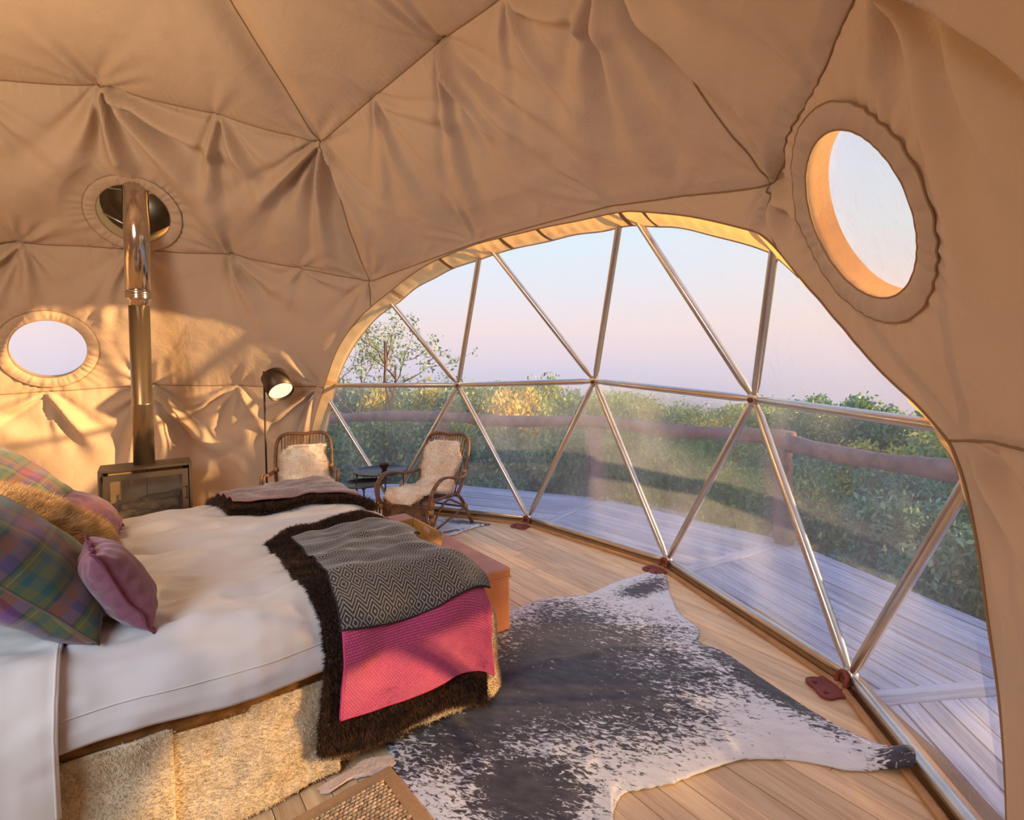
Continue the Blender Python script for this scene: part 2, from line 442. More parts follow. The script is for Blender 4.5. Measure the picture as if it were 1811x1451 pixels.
def dirs(az, el):
    a, e = np.radians(az), np.radians(el); return np.stack([np.cos(e)*np.cos(a), np.cos(e)*np.sin(a), np.sin(e)], -1)

# fold pattern of the hung lining: each tie point gathers the cloth into creases that fan out from it
HOLES = [(-10.6, 22.3, .335), (119.4, 16.9, .305), (106.6, 37.2, .30)]     # azimuth, elevation, radius (m)
fold_rng = np.random.default_rng(5)
TIES = []
def add_ties(rn, amp, down, up, length):
    k = len(rn)
    for i in range(k):
        a, b = rn[i], rn[(i+1) % k]
        for p, m in ((a, 1.0), (unit(a+b), .6)):
            az = azof(p)
            if not (-45 < az < 150): continue
            fl = []
            for _ in range(down if m == 1 else max(2, down-3)):
                fl.append((-PI/2+fold_rng.uniform(-1.15, 1.15), amp*m*fold_rng.uniform(.45, 1.2), length*fold_rng.uniform(.5, 1.25), fold_rng.uniform(.10, .24), fold_rng.uniform(-.25, .25)))
            for _ in range(up if m == 1 else 1):
                fl.append((PI/2+fold_rng.uniform(-1.2, 1.2), amp*m*.55*fold_rng.uniform(.5, 1.1), length*.55*fold_rng.uniform(.5, 1.1), fold_rng.uniform(.10, .2), fold_rng.uniform(-.2, .2)))
            TIES.append((p, m, fl))
add_ties(RM, .085, 8, 4, 1.15)
add_ties(RU, .075, 8, 5, 1.05)
add_ties(RV, .090, 9, 4, 1.5)

def canvas_radius(D, az, el, band, s):
    """distance of the lining from the dome centre along directions D; s = 0..1 across the band between two ring seams"""
    rf = np.full(len(D), 9.0)
    for n, d in FACETS:
        q = D@n
        rf = np.where(q > .2, np.minimum(rf, d/np.where(q > .2, q, 1)), rf)
    rf = np.minimum(rf, 1.0)
    r = R*.968*(.45+.55*rf)
    sag = np.array([.03, .05, .115, .13, .06])[band]*np.sin(PI*np.clip(s, 0, 1))**.75
    da = np.abs((az+36) % 72-36)*np.cos(np.radians(el))
    gore = np.exp(-(da/1.6)**2)*((band >= 2) & (band <= 3))
    sag = sag*(1-.8*gore)
    out = -sag
    X = D*R
    for p, m, fl in TIES:
        c = D@p; k = np.nonzero(c > math.cos(1.75/R))[0]
        if len(k) == 0: continue
        e = unit(np.cross(V(0, 0, 1), p)); nth = np.cross(p, e)
        t = X[k]-p*R; a = t@e; b = t@nth; rho = np.hypot(a, b)+1e-6; th = np.arctan2(b, a)
        o = .045*m*np.exp(-rho/.13)+.03*m*np.exp(-(rho/.45)**2)
        for (t0, amp, L, wd, cv) in fl:
            dt = (th-t0-cv*rho+PI) % (2*PI)-PI
            lat = np.abs(dt)*rho/(.014+wd*.62*rho)
            prof = np.exp(-lat**2)-.55*np.exp(-(lat-1.7)**2*1.6)
            o = o-amp*prof*np.clip(rho/.16, 0, 1)**.8*np.clip(1-rho/L, 0, 1)**.9
        out[k] += o
    # puckers along the ring seams, gathered tucks round the openings, slow waviness
    hs = np.minimum(s, 1-s)
    pk = np.exp(-hs/.05)*np.clip(hs/.008, 0, 1)
    out += .007*pk*(np.sin(az*6.3+3*np.sin(az*.7))*.6+vnoise(np.stack([az*1.9, el*.2, az*0], -1), 1.0, 3))
    out += .012*fbm(X, 2.6, 8, 3)
    # long hanging folds of the wall skirts
    lowb = (band == 0)
    z01 = np.clip(1-s, 0, 1)
    out += np.where(lowb, .035*z01**.7*np.sin(az*.55*1.4+2.2*np.sin(az*.13)+1.0), 0)
    near = np.clip((el-arch_el(az))/5.0, 0, 1)**.8
    out = out*near+(1-near)*(-.012)
    for (ha, he, hr) in HOLES:
        p = dirs(ha, he); dd = np.linalg.norm(X-p*R, axis=-1)
        e = unit(np.cross(V(0, 0, 1), p)); nth = np.cross(p, e); ang = np.arctan2((X-p*R)@nth, (X-p*R)@e)
        out = out*np.clip((dd-hr)/.25, .12, 1)
        out += .006*np.exp(-((dd-hr-.10)/.10)**2)*np.sin(ang*31+3*np.sin(ang*5))
    return r+out

def band_limits(az):
    return [np.full_like(az, BASE_EL), ring_el(RM, az), ring_el(RU, az), ring_el(RV, az), ring_el(RW, az), np.full_like(az, 89.9)]
ROOTS = {k: structure(k, (0, 0, 0)) for k in ('wall_left', 'wall_front', 'wall_right', 'wall_back', 'ceiling')}
SECT = {-1: ('wall_right', 181), 0: ('wall_front', 241), 1: ('wall_left', 241), 2: ('wall_back', 31), 3: ('wall_back', 31)}
ROWS = [70, 76, 92, 64, 14]
for sec, (wn, ncol) in SECT.items():
    az = np.linspace(72*sec, 72*(sec+1), ncol)
    if sec == -1: az = np.r_[np.linspace(-72, -32, 21)[:-1], np.linspace(-32, 0, 160)]
    lims = band_limits(az); ae = arch_el(az)
    for b in range(5):
        lo, hi = lims[b], lims[b+1]
        lo2, hi2 = np.maximum(lo, ae), np.maximum(hi, ae)
        if np.all(hi2-lo2 < .02): continue
        k = ROWS[b] if sec in (-1, 0, 1) else max(8, ROWS[b]//5)
        tt = np.linspace(0, 1, k)
        EL = lo2[None]+(hi2-lo2)[None]*tt[:, None]; AZ = np.broadcast_to(az[None], EL.shape)
        D = dirs(AZ, EL).reshape(-1, 3); a1, e1 = AZ.ravel(), EL.ravel()
        s = np.clip((EL-lo[None])/(hi-lo)[None], 0, 1).ravel()
        if b == 4: s = s*.5
        rr = canvas_radius(D, a1, e1, np.full(len(D), b), s)
        P = O+D*rr[:, None]
        f = grid_faces(k, len(az))
        ctr = D[f].mean(1)*R
        h = np.linalg.norm(P[f[:, 0]]-P[f[:, 3]], axis=1)+np.linalg.norm(P[f[:, 1]]-P[f[:, 2]], axis=1)
        keep = h > 1e-4
        for (ha, he, hr) in HOLES: keep &= np.linalg.norm(ctr-dirs(ha, he)*R, axis=1) > hr
        f = f[keep]
        if len(f) == 0: continue
        root = ROOTS[wn] if b < 2 else ROOTS['ceiling']
        link('canvas_panel', raw_mesh('canvas_panel', P, f[:, ::-1], M_CANVAS), root)

def seam_tube(az, el, band, sval, root, r=.0045):
    D = dirs(az, el); rr = canvas_radius(D, az, el, np.full(len(D), band), np.full(len(D), sval) if np.isscalar(sval) else sval)
    MB().tube(O+D*(rr-.003)[:, None], r, 5).part('seam', M_SEAM, root, True)
for rn, bnd, rt in ((RM, 0, None), (RU, 1, None), (RV, 2, 'ceiling'), (RW, 3, 'ceiling')):
    for sec in (-1, 0, 1):
        a0, a1 = max(72*sec, -40), min(72*(sec+1), 140)
        az = np.linspace(a0, a1, 260); el = ring_el(rn, az)
        ok = el > arch_el(az)+.05
        idx = np.nonzero(ok)[0]
        if len(idx) == 0: continue
        for run in np.split(idx, np.nonzero(np.diff(idx) > 1)[0]+1):
            if len(run) > 3: seam_tube(az[run], el[run], bnd, 1.0, ROOTS[rt or SECT[sec][0]])
for a0 in (0.0, 72.0):
    for b in (1, 2, 3):
        l = band_limits(np.array([a0])); lo, hi = l[b][0], l[b+1][0]
        e0 = max(lo, arch_el(np.array([a0]))[0]); el = np.linspace(e0, hi, 80)
        if b == 1 and a0 not in (0.0, 72.0): continue
        seam_tube(np.full(80, a0), el, b, (el-lo)/(hi-lo), ROOTS['ceiling'] if b > 1 else ROOTS['wall_front'])

# arched flap that closes the lining against the bay window
na = 420
ia, ie = arch_curve(ARCH_IN, na); oa, oe = arch_curve(ARCH_OUT, na)
el_l = band_limits(ia)
bnd = np.where(ie < el_l[1], 0, np.where(ie < el_l[2], 1, 2))
sv = np.array([np.clip((ie[i]-el_l[bnd[i]][i])/(el_l[bnd[i]+1][i]-el_l[bnd[i]][i]), 0, 1) for i in range(na)])
r_in = canvas_radius(dirs(ia, ie), ia, ie, bnd, sv)
tt = np.linspace(0, 1, 9)
flap = np.zeros((na, 9, 3))
ss = np.arange(na)
for j, t in enumerate(tt):
    rr = r_in*(1-t)+R*.993*t-.012*math.sin(PI*t)+.006*np.sin(ss*.9+2*np.sin(ss*.11))*math.sin(PI*t)
    A, E_ = ia*(1-t)+oa*t, ie*(1-t)+oe*t
    E_ = E_+.08*t*np.sin(ss*.21+1.3*np.sin(ss*.05))
    flap[:, j] = O+dirs(A, E_)*rr[:, None]
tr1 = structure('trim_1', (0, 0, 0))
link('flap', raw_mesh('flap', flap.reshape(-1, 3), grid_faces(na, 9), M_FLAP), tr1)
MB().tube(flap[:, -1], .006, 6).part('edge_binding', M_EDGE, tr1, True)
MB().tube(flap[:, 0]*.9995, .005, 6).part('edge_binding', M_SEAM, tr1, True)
tabs = [(oa[i], i) for i in range(30, na-30, 1)]
for i in (60, 118, 150, 186, 208, 250, 262):
    g = flap[i:i+3]; nn = grid_normals(flap)[i:i+3]
    MB().add((g-nn*.004).reshape(-1, 3), [tuple(q) for q in grid_faces(3, 9)]).part('strap', M_EDGE, tr1, True)

# ------------------------------------------------------------------ bay window: tubes, hubs, vinyl panes
win = structure('window_1', (0, 0, 0))
def keynear(az, lo, hi):
    return min((p for p in PA if lo < p[2] < hi), key=lambda p: abs((azof(p)-az+180) % 360-180))
def node(p):
    if -.2 < p[2] < -.1:
        a = math.radians(azof(p)); return V(.980*R*math.cos(a), .980*R*math.sin(a), .055)
    return O+p*R
azB = [95.8, 71.8, 47.8, 24.2, 0, -24.2]; azM = [107.8, 83.8, 60.2, 36, 11.8, -11.8, -36]; azU = [94.4, 72, 49.6, 22.4, 0, -22.4]
BN = [node(keynear(a, -.2, -.1)) for a in azB]; MN = [node(keynear(a, .1, .25)) for a in azM]; UN = [node(keynear(a, .4, .6)) for a in azU]
struts = []
for i in range(len(azB)-1): struts.append((BN[i], BN[i+1]))
for i in range(len(azM)-1): struts.append((MN[i], MN[i+1]))
for i in range(len(azB)): struts += [(BN[i], MN[i]), (BN[i], MN[i+1])]
for i in range(len(azU)): struts += [(MN[i], UN[i]), (MN[i+1], UN[i])]
for i in range(len(azU)-1): struts.append((UN[i], UN[i+1]))
def strut_mesh(a, b):
    L = np.linalg.norm(b-a); d = (b-a)/L
    ts = np.array([0.0, .03, .07, .13, L/2, L-.13, L-.07, L-.03, L]); rr = np.array([.013, .015, .020, .026, .026, .026, .020, .015, .013])
    return MB().tube(a+d*ts[:, None], rr, 12)
for a, b in struts: strut_mesh(a, b).part('strut', M_STEEL, win, True)
def hub(p, r=.05):
    d = unit(p-O) if p[2] > .2 else unit(V(p[0], p[1], 0))
    z = d; x = unit(np.cross(V(0, 0, 1), z)); y = np.cross(z, x); Rm = np.stack([x, y, z], 1)
    h = link('hub', MB().lathe([(0.001, -.024), (r*.7, -.024), (r, -.014), (r, .014), (r*.7, .024), (.001, .024)], p, 20, Rm).mesh('hub', M_STEEL, True), win)
    MB().lathe([(.001, -.045), (.012, -.045), (.016, -.036), (.016, -.02), (.001, -.02)], p, 6, Rm).part('bolt', M_BOLT, h)
for p in MN+BN: hub(p, .05 if p[2] > .2 else .042)
def pane(a, b, c, mat, k=18):
    v = []; idx = {}
    nrm = np.cross(b-a, c-a); nrm /= np.linalg.norm(nrm)
    for i in range(k+1):
        for j in range(k+1-i):
            idx[i, j] = len(v); v.append((a*(k-i-j)+b*i+c*j)/k)
    v = np.array(v)+nrm*0
    f = []
    for i in range(k):
        for j in range(k-i):
            f.append((idx[i, j], idx[i+1, j], idx[i, j+1]))
            if i+j < k-1: f.append((idx[i+1, j], idx[i+1, j+1], idx[i, j+1]))
    link('pane', raw_mesh('pane', v, np.array(f), mat), win)
for i in range(len(azB)): 
    if i < len(azB)-1: pane(BN[i], BN[i+1], MN[i+1], M_PANE_WRK if i in (2, 3) else M_PANE_LOW)
    pane(MN[i], MN[i+1], BN[i], M_PANE_WRK if i == 3 else M_PANE_LOW)
    pane(MN[i], MN[i+1], UN[i], M_PANE_HIGH)
    if i < len(azU)-1: pane(UN[i], UN[i+1], MN[i+1], M_PANE_HIGH)

# portholes: gathered collar, deep reveal, clear disc
def frame_at(az, el):
    p = dirs(az, el); x = unit(np.cross(V(0, 0, 1), p)); y = np.cross(p, x); return p, x, y
def surf_radius_at(D):
    az = np.degrees(np.arctan2(D[:, 1], D[:, 0])); el = np.degrees(np.arcsin(np.clip(D[:, 2], -1, 1)))
    l = band_limits(az); b = np.zeros(len(D), int)
    for k in range(1, 5): b = np.where(el >= l[k], k, b)
    Lm = np.stack(l, 0); lo = Lm[b, np.arange(len(D))]; hi = Lm[b+1, np.arange(len(D))]
    return canvas_radius(D, az, el, b, np.clip((el-lo)/(hi-lo), 0, 1))
def porthole(hole, root, glass, depth=.10):
    az, el, hr = hole; p, x, y = frame_at(az, el)
    nth, nr = 160, 9
    th = np.linspace(0, 2*PI, nth, endpoint=False)
    rad = np.linspace(hr-.012, hr+.085, nr)
    ring_dir = x*np.cos(th)[:, None]+y*np.sin(th)[:, None]
    G = np.zeros((nr, nth, 3))
    for i, q in enumerate(rad):
        X = p*R+ring_dir*q; D = unit(X); s = surf_radius_at(D)
        w_ = math.sin(PI*i/(nr-1))
        s = s*.5+s.mean()*.5
        G[i] = O+D*(s-.012-.014*w_+.005*w_*np.sin(th*37+3*np.sin(th*7)))[:, None]
    link('collar', raw_mesh('collar', G.reshape(-1, 3), grid_faces(nr, nth, True), M_CANVAS), root)
    MB().tube(np.r_[G[-1], G[-1][:1]], .0035, 6, cap=False).part('seam', M_EDGE, root, True)
    MB().tube(np.r_[G[0], G[0][:1]], .004, 6, cap=False).part('seam', M_EDGE, root, True)
    rev = np.zeros((4, nth, 3))
    for i in range(4):
        t = i/3; rev[i] = G[0]*(1-t)+(O+p*(R*.985+depth)+ring_dir*(hr-.02))*t
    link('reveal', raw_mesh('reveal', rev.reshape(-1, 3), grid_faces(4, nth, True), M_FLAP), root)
    if glass:
        c = O+p*(R*.985+depth); v = np.r_[[c], c+ring_dir*(hr-.02)]
        link('pane', raw_mesh('pane', v, [(0, 1+i, 1+(i+1) % nth) for i in range(nth)], M_PORTHOLE), root)
    return p, x, y
porthole(HOLES[0], structure('window_2'), True, -.035)
porthole(HOLES[1], structure('window_3'), True, -.05)
flue_open = structure('trim_2')
fp, fx, fy = porthole(HOLES[2], flue_open, False, .02)
M_FLASH = simple('flashing_sheet', (.30, .27, .24), .38, .85, .5, col2=(.36, .33, .29), nscale=5)
# metal flashing box behind the flue opening and the short braces that cross it
th = np.linspace(0, 2*PI, 48, endpoint=False); rd = fx*np.cos(th)[:, None]+fy*np.sin(th)[:, None]
fl = np.stack([O+fp*(R*.985+.02)+rd*.285, O+fp*(R+.10)+rd*.25, O+fp*(R+.30)+rd*.22, O+fp*(R+.32)+rd*.001])
link('flashing', raw_mesh('flashing', fl.reshape(-1, 3), grid_faces(4, 48, True), M_FLASH), flue_open)
tri = [O+fp*(R*.985+.0)+(fx*math.cos(a)+fy*math.sin(a))*.285 for a in (math.radians(35), math.radians(150), math.radians(215), math.radians(330), math.radians(262), math.radians(345))]
for a, b in ((0, 1), (2, 4), (5, 4)): MB().tube([tri[a], tri[b]], .009, 8).part('brace', M_STEEL, flue_open, True)

# ------------------------------------------------------------------ floor, base trim, deck, railing
floor = structure('floor', (0, 0, 0))
nB = V(.86, .511, 0)/math.hypot(.86, .511); tB = V(-nB[1], nB[0], 0)      # bed axis (head to foot) and across the bed / along the planks
def bed(u, v, z): return nB*u+tB*v+V(0, 0, z)
MB().lathe([(.001, -.09), (4.02, -.09), (4.02, -.02), (.001, -.02)], (0, 0, 0), 60).part('subfloor', simple('subfloor', srgb(110, 78, 50), .8), floor)
pr = random.Random(3)
PW = .098
hidden = MB()
RF = 3.93
row = 0; u = -RF
planks = []
while u < RF:
    um = u+PW/2; half = math.sqrt(max(0, RF*RF-um*um))
    if half > .1:
        v = -half-pr.uniform(0, 1.5) 
        while v < half:
            L = pr.choice((1.2, 1.5, 1.8)); a, b = max(v, -half), min(v+L, half); v += L
            if b-a < .03: continue
            zt = pr.uniform(-.0012, .0008)
            if um > .55:
                planks.append((um, (a+b)/2, b-a, zt))
            else:
                c = bed(um, (a+b)/2, -.012+zt); Rm = np.stack([tB, -nB, V(0, 0, 1)], 1)
                a, b = max(a, -half+.09), min(b, half-.09)
                if b > a: hidden.box(bed(um, (a+b)/2, -.012+zt), (b-a-.002, PW-.002, .02), Rm)
    u += PW
plank_cache = {}
FLOOR_POLY = np.array([[.975*R*math.cos(math.radians(azof(p))), .975*R*math.sin(math.radians(azof(p)))] for p in RB])
def clip_poly(poly, region):
    out_ = [np.array(p) for p in poly]
    for i in range(len(region)):
        a_, b_ = region[i], region[(i+1) % len(region)]; e_ = b_-a_
        side = lambda p: e_[0]*(p[1]-a_[1])-e_[1]*(p[0]-a_[0])
        new = []
        for j in range(len(out_)):
            p, q = out_[j], out_[(j+1) % len(out_)]; sp_, sq_ = side(p), side(q)
            if sp_ >= 0: new.append(p)
            if sp_*sq_ < 0: new.append(p+(q-p)*sp_/(sp_-sq_))
        out_ = new
        if len(out_) < 3: return None
    return np.array(out_)
ang_t = math.atan2(tB[1], tB[0])
for (um, vm, L, zt) in planks:
    hw, hl = (PW-.003)/2, (L-.0025)/2
    cs = [bed(um+a_, vm+b_, 0)[:2] for a_, b_ in ((-hw, -hl), (hw, -hl), (hw, hl), (-hw, hl))]
    rad_ = max(np.linalg.norm(c_) for c_ in cs)
    c0 = bed(um, vm, -.012+zt)
    if rad_ < 3.78:
        key = round(L, 2)
        if key not in plank_cache: plank_cache[key] = MB().box((0, 0, 0), (key-.0025, PW-.003, .02)).mesh('plank', M_FLOOR, bevel=.0012, segs=1)
        me = plank_cache[key]
    else:
        pl = clip_poly(cs, FLOOR_POLY)
        if pl is None: continue
        d_ = pl-c0[:2]; lx = d_@tB[:2]; ly = d_@(-nB[:2])
        if len(lx) < 3 or np.ptp(lx) < .02: continue
        me = MB().prism(np.c_[lx, ly], -.01, .01).mesh('plank', M_FLOOR)
    link('plank', me, floor, loc=tuple(c0), rot=(0, 0, ang_t))
hidden.part('plank_field', M_FLOOR, floor, kind='stuff')

trim3 = structure('baseboard_front')
for i in range(len(BN)-1):
    a, b = BN[i].copy(), BN[i+1].copy()
    for sc_, z0, z1, wd, mt, nm in ((.986, 0, .020, .030, M_TRIM, 'sill_board'), (1.012, -.06, .03, .05, M_TRIM, 'sill_board')):
        p, q = a*sc_, b*sc_; d = q-p; d[2] = 0; L = np.linalg.norm(d); d /= L; nrm = V(-d[1], d[0], 0)
        c = (p+q)/2; c[2] = (z0+z1)/2
        MB().box(c, (L+.01, wd, z1-z0), np.stack([d, nrm, V(0, 0, 1)], 1)).part(nm, mt, trim3, bevel=.004)

deck = structure('deck')
DR = 5.36; DZ = -.07
daz = [119.8, 95.8, 71.8, 47.8, 24.2, 0, -24.2, -48.2]
dk_cache = {}
for i in range(len(daz)-1):
    a0, a1 = math.radians(daz[i]), math.radians(daz[i+1])
    am = (a0+a1)/2; ha = abs(a0-a1)/2
    nrm = V(math.cos(am), math.sin(am), 0); tg = V(-nrm[1], nrm[0], 0)
    d = 4.03*math.cos(ha)+.01; step = .1035
    dmax = DR*math.cos(ha)
    k = 0
    while d+step*.5 < dmax+.09:
        w0 = step-.012
        hw0 = (d)*math.tan(ha)-.062/math.cos(ha); hw1 = (d+w0)*math.tan(ha)-.062/math.cos(ha)
        zt = DZ+pr.uniform(-.003, .003)
        poly = [(-hw0, 0), (hw0, 0), (hw1, w0), (-hw1, w0)]
        # board in local axes x = along, y = outward
        mb = MB().prism(poly, -.028, 0)
        me = mb.mesh('board', M_DECK)
        o = link('board', me, deck, loc=tuple(nrm*d+V(0, 0, zt)), rot=(0, 0, math.atan2(tg[1], tg[0])+PI))
        # x axis must be tangent so that y points outward
        o.rotation_euler = (0, 0, math.atan2(nrm[1], nrm[0])-PI/2)
        d += step; k += 1
for a in daz[1:-1]:
    a_ = math.radians(a); e = V(math.cos(a_), math.sin(a_), 0)
    for sgn in (-1, 1):
        c = e*(4.03+DR+.1)/2+V(-e[1], e[0], 0)*.030*sgn; c[2] = DZ-.009
        o = link('divider_board', MB().box((0, 0, 0), (DR+.1-4.03, .056, .032)).mesh('divider_board', M_DECK, bevel=.003, segs=1), deck, loc=tuple(c), rot=(0, 0, a_))
for i in range(len(daz)-1):
    a0, a1 = math.radians(daz[i]), math.radians(daz[i+1])
    p, q = V(DR*math.cos(a0), DR*math.sin(a0), 0)*1.012, V(DR*math.cos(a1), DR*math.sin(a1), 0)*1.012
    d = q-p; L = np.linalg.norm(d); d /= L
    c = (p+q)/2; c[2] = DZ-.09
    MB().box(c, (L, .035, .16), np.stack([d, V(-d[1], d[0], 0), V(0, 0, 1)], 1)).part('fascia_board', M_DECK, deck, bevel=.004)
    c2 = (p+q)/2*.86; c2[2] = DZ-.06
MB().lathe([(4.0, -.16), (5.2, -.16), (5.2, -.12), (4.0, -.12)], (0, 0, 0), 60).part('joist_frame', simple('joist_gap_shade', srgb(52, 44, 44), .9), deck)  # dark brown puts the shade below the board gaps into the colour

def log_mesh(a, b, r0, seed):
    n = 22; t = np.linspace(0, 1, n)[:, None]; rs = np.random.default_rng(seed)
    p = a*(1-t)+b*t; L = np.linalg.norm(b-a)
    d = unit(b-a); x = unit(np.cross(d, V(.3, .2, .9))); y = np.cross(d, x)
    p = p+x*(.018*np.sin(t*5+rs.uniform(0, 6)))*min(1, L)+y*(.016*np.sin(t*7+rs.uniform(0, 6)))*min(1, L)
    rr = r0*(1+.07*np.sin(t[:, 0]*9+rs.uniform(0, 6))+.05*rs.normal(size=n))
    return MB().tube(p, rr, 14)
railing = thing('log_railing', 'weathered rough log railing around the outer edge of the wooden deck', 'railing', (0, 0, DZ))
POST = {}
for i, a in enumerate(daz[1:-1]):
    a_ = math.radians(a); p = V(DR*.995*math.cos(a_), DR*.995*math.sin(a_), DZ); POST[a] = p
    log_mesh(p+V(0, 0, -.02), p+V(0, 0, .86), .088, 40+i).part('post', M_LOG, railing, True)
pa = list(POST.values())
for i in range(len(pa)-1):
    a, b = pa[i]+V(0, 0, .915), pa[i+1]+V(0, 0, .93-.02*(i % 2)); e = unit(b-a)
    log_mesh(a-e*.16, b+e*.10, .068, 60+i).part('rail', M_LOG, railing, True)

# red anchor plates that tie the tube joints to the floor
def anchor(i, label):
    p = BN[i]; e = -unit(V(p[0], p[1], 0)); t = V(-e[1], e[0], 0)
    c = p+e*.115; c[2] = 0
    a = thing('anchor_plate', label, 'anchor plate', tuple(c), math.atan2(e[1], e[0]), 'anchor plates under the tube joints')
    th = np.linspace(0, 2*PI, 48, endpoint=False); rr = .088*(1+.14*np.cos(4*th+PI))
    MB().prism(np.c_[rr*np.cos(th), rr*np.sin(th)*1.1], .0, .012).part('plate', M_ANCHOR, a, bevel=.002, off=(0, 0, 0))
    MB().tube([(-.06, -.03, .012), (-.075, -.03, .055), (-.08, 0, .075), (-.075, .03, .055), (-.06, .03, .012)], .012, 8, 4).part('loop', M_ANCHOR, a, True, off=(0, 0, 0))
    for k in range(3):
        b = PI/4+k*PI/2-PI/2
        MB().lathe([(.001, .012), (.011, .012), (.011, .019), (.001, .021)], (.062*math.cos(b), .062*math.sin(b), 0), 6).part('bolt', M_BOLT, a, off=(0, 0, 0))
anchor(2, 'dark red anchor plate at the window tube joint beside the rattan chair')
anchor(3, 'dark red anchor plate at the tube joint by the far tip of the cowhide')
anchor(4, 'dark red anchor plate at the nearest tube joint, right of the cowhide')


# ------------------------------------------------------------------ bed, bedding and throws
BED = bed(.8, .1, 0)
M_BEDWOOD = simple('dark_bed_wood', srgb(84, 58, 40), .5)
M_LINEN = simple('white_linen', (.545, .525, .54), .8, 0, .2, bscale=420, bstr=.08, bdist=.002, sheen=.15)
M_SHEET = simple('white_sheet', (.64, .61, .60), .8, 0, .2, bscale=420, bstr=.08, bdist=.002, sheen=.15)
M_SKIN = simple('cream_sheepskin', srgb(198, 180, 152), .95, 0, .1, col2=srgb(220, 204, 178), nscale=14, bscale=70, bstr=.5, bdist=.012, sheen=.3)
M_SKINFUR = simple('cream_wool', srgb(194, 176, 146), .9, 0, .1, col2=srgb(224, 208, 182), nscale=16, island=.22)
M_HIDE = simple('brown_hide', srgb(92, 64, 34), .8, 0, .2, col2=srgb(146, 108, 62), nscale=12, bscale=120, bstr=.3, bdist=.005, stretch=(1, 1, 2))
M_FURDK = simple('dark_fur_base', srgb(38, 28, 24), .95, 0, .1)
M_FURDKH = simple('dark_brown_fur', srgb(44, 32, 28), .75, 0, .25, col2=srgb(96, 66, 46), nscale=26, island=.55)
M_FURGD = simple('golden_fur_base', srgb(150, 116, 76), .95, 0, .1)
M_FURGDH = simple('golden_fur', srgb(112, 88, 66), .8, 0, .2, col2=srgb(206, 174, 132), nscale=9, island=.45)
M_SHEEP = simple('sheepskin_wool', srgb(232, 212, 192), .95, 0, .1, col2=srgb(246, 238, 228), nscale=5, bscale=60, bstr=.4, bdist=.012, sheen=.3)
M_SHEEPH = simple('sheepskin_hair', srgb(230, 206, 182), .9, 0, .1, col2=srgb(248, 240, 230), nscale=5, island=.15)

HT, RC, VH = .655, .21, .92            # height of the bed top, edge rounding, half width of the flat top
VC = .12                              # across-bed centre
def prof_s(s, rc=RC):
    """s >= 0 towards the near side"""
    a = np.abs(s); q = a-VH; ph = np.clip(q/rc, 0, PI/2)
    v = np.where(q < 0, a, VH+rc*np.sin(ph)); dz = np.where(q < 0, 0, rc*(1-np.cos(ph)))+np.maximum(0, q-rc*PI/2)
    return VC-np.sign(s)*v, dz
def prof_u(w, u0=1.68, rc=.28):
    q = w-u0; ph = np.clip(q/rc, 0, PI/2)
    return np.where(q < 0, w, u0+rc*np.sin(ph)), np.where(q < 0, 0, rc*(1-np.cos(ph)))+np.maximum(0, q-rc*PI/2)
def bed_relief(u, v):
    P = np.stack([u, v, u*0], -1)
    g = .034*fbm(P, 2.1, 21, 3)+.016*fbm(P*V(1, 2.2, 1), 5.5, 25, 2)
    g += -.055*np.exp(-((v-.27-.03*np.sin(u*4))/.055)**2)+.020*np.exp(-((v-.13)/.10)**2)+.02*np.exp(-((v-.42)/.10)**2)
    return g
def drape(W, S, off=0.0, relief=1.0, extra=None, low=0.02):
    """grid of points lying on the bed: W along the bed, S across it; off = how far above the bedding"""
    u, du = prof_u(W); v, dv = prof_s(S)
    z = HT-np.minimum(du+dv, HT)
    G = nB*u[..., None]+tB*v[..., None]+V(0, 0, 1)*z[..., None]
    n = grid_normals(G)
    up = n[n.shape[0]//2, n.shape[1]//2]
    if n[..., 2].mean() < 0: n = -n
    d = off+relief*bed_relief(W, VC-S)*np.clip(1-(du+dv)/.5, .25, 1)
    if extra is not None: d = d+extra
    G = G+n*d[..., None]
    G[..., 2] = np.maximum(G[..., 2], low)
    n2 = grid_normals(G)
    if n2[..., 2].mean() < 0: n2 = -n2
    return G, n2
def cloth_obj(G, name, mat, uv=None, parent=None, thick=.006, loc=None):
    nu, nv = G.shape[:2]
    off = V(0, 0, 0) if loc is None else np.asarray(loc, float)
    f = grid_faces(nu, nv)
    n = np.cross(G[1, 0]-G[0, 0], G[0, 1]-G[0, 0])
    me = raw_mesh(name, (G-off).reshape(-1, 3), f, mat, uv=None if uv is None else uv.reshape(-1, 2))
    o = bpy.data.objects.new(name, me); COL.objects.link(o)
    o.location = tuple(off) if parent is None else tuple(off-world_loc(parent))
    if parent is not None: o.parent = parent
    if thick:
        md = o.modifiers.new('thickness', 'SOLIDIFY'); md.thickness = thick; md.offset = 0
    return o

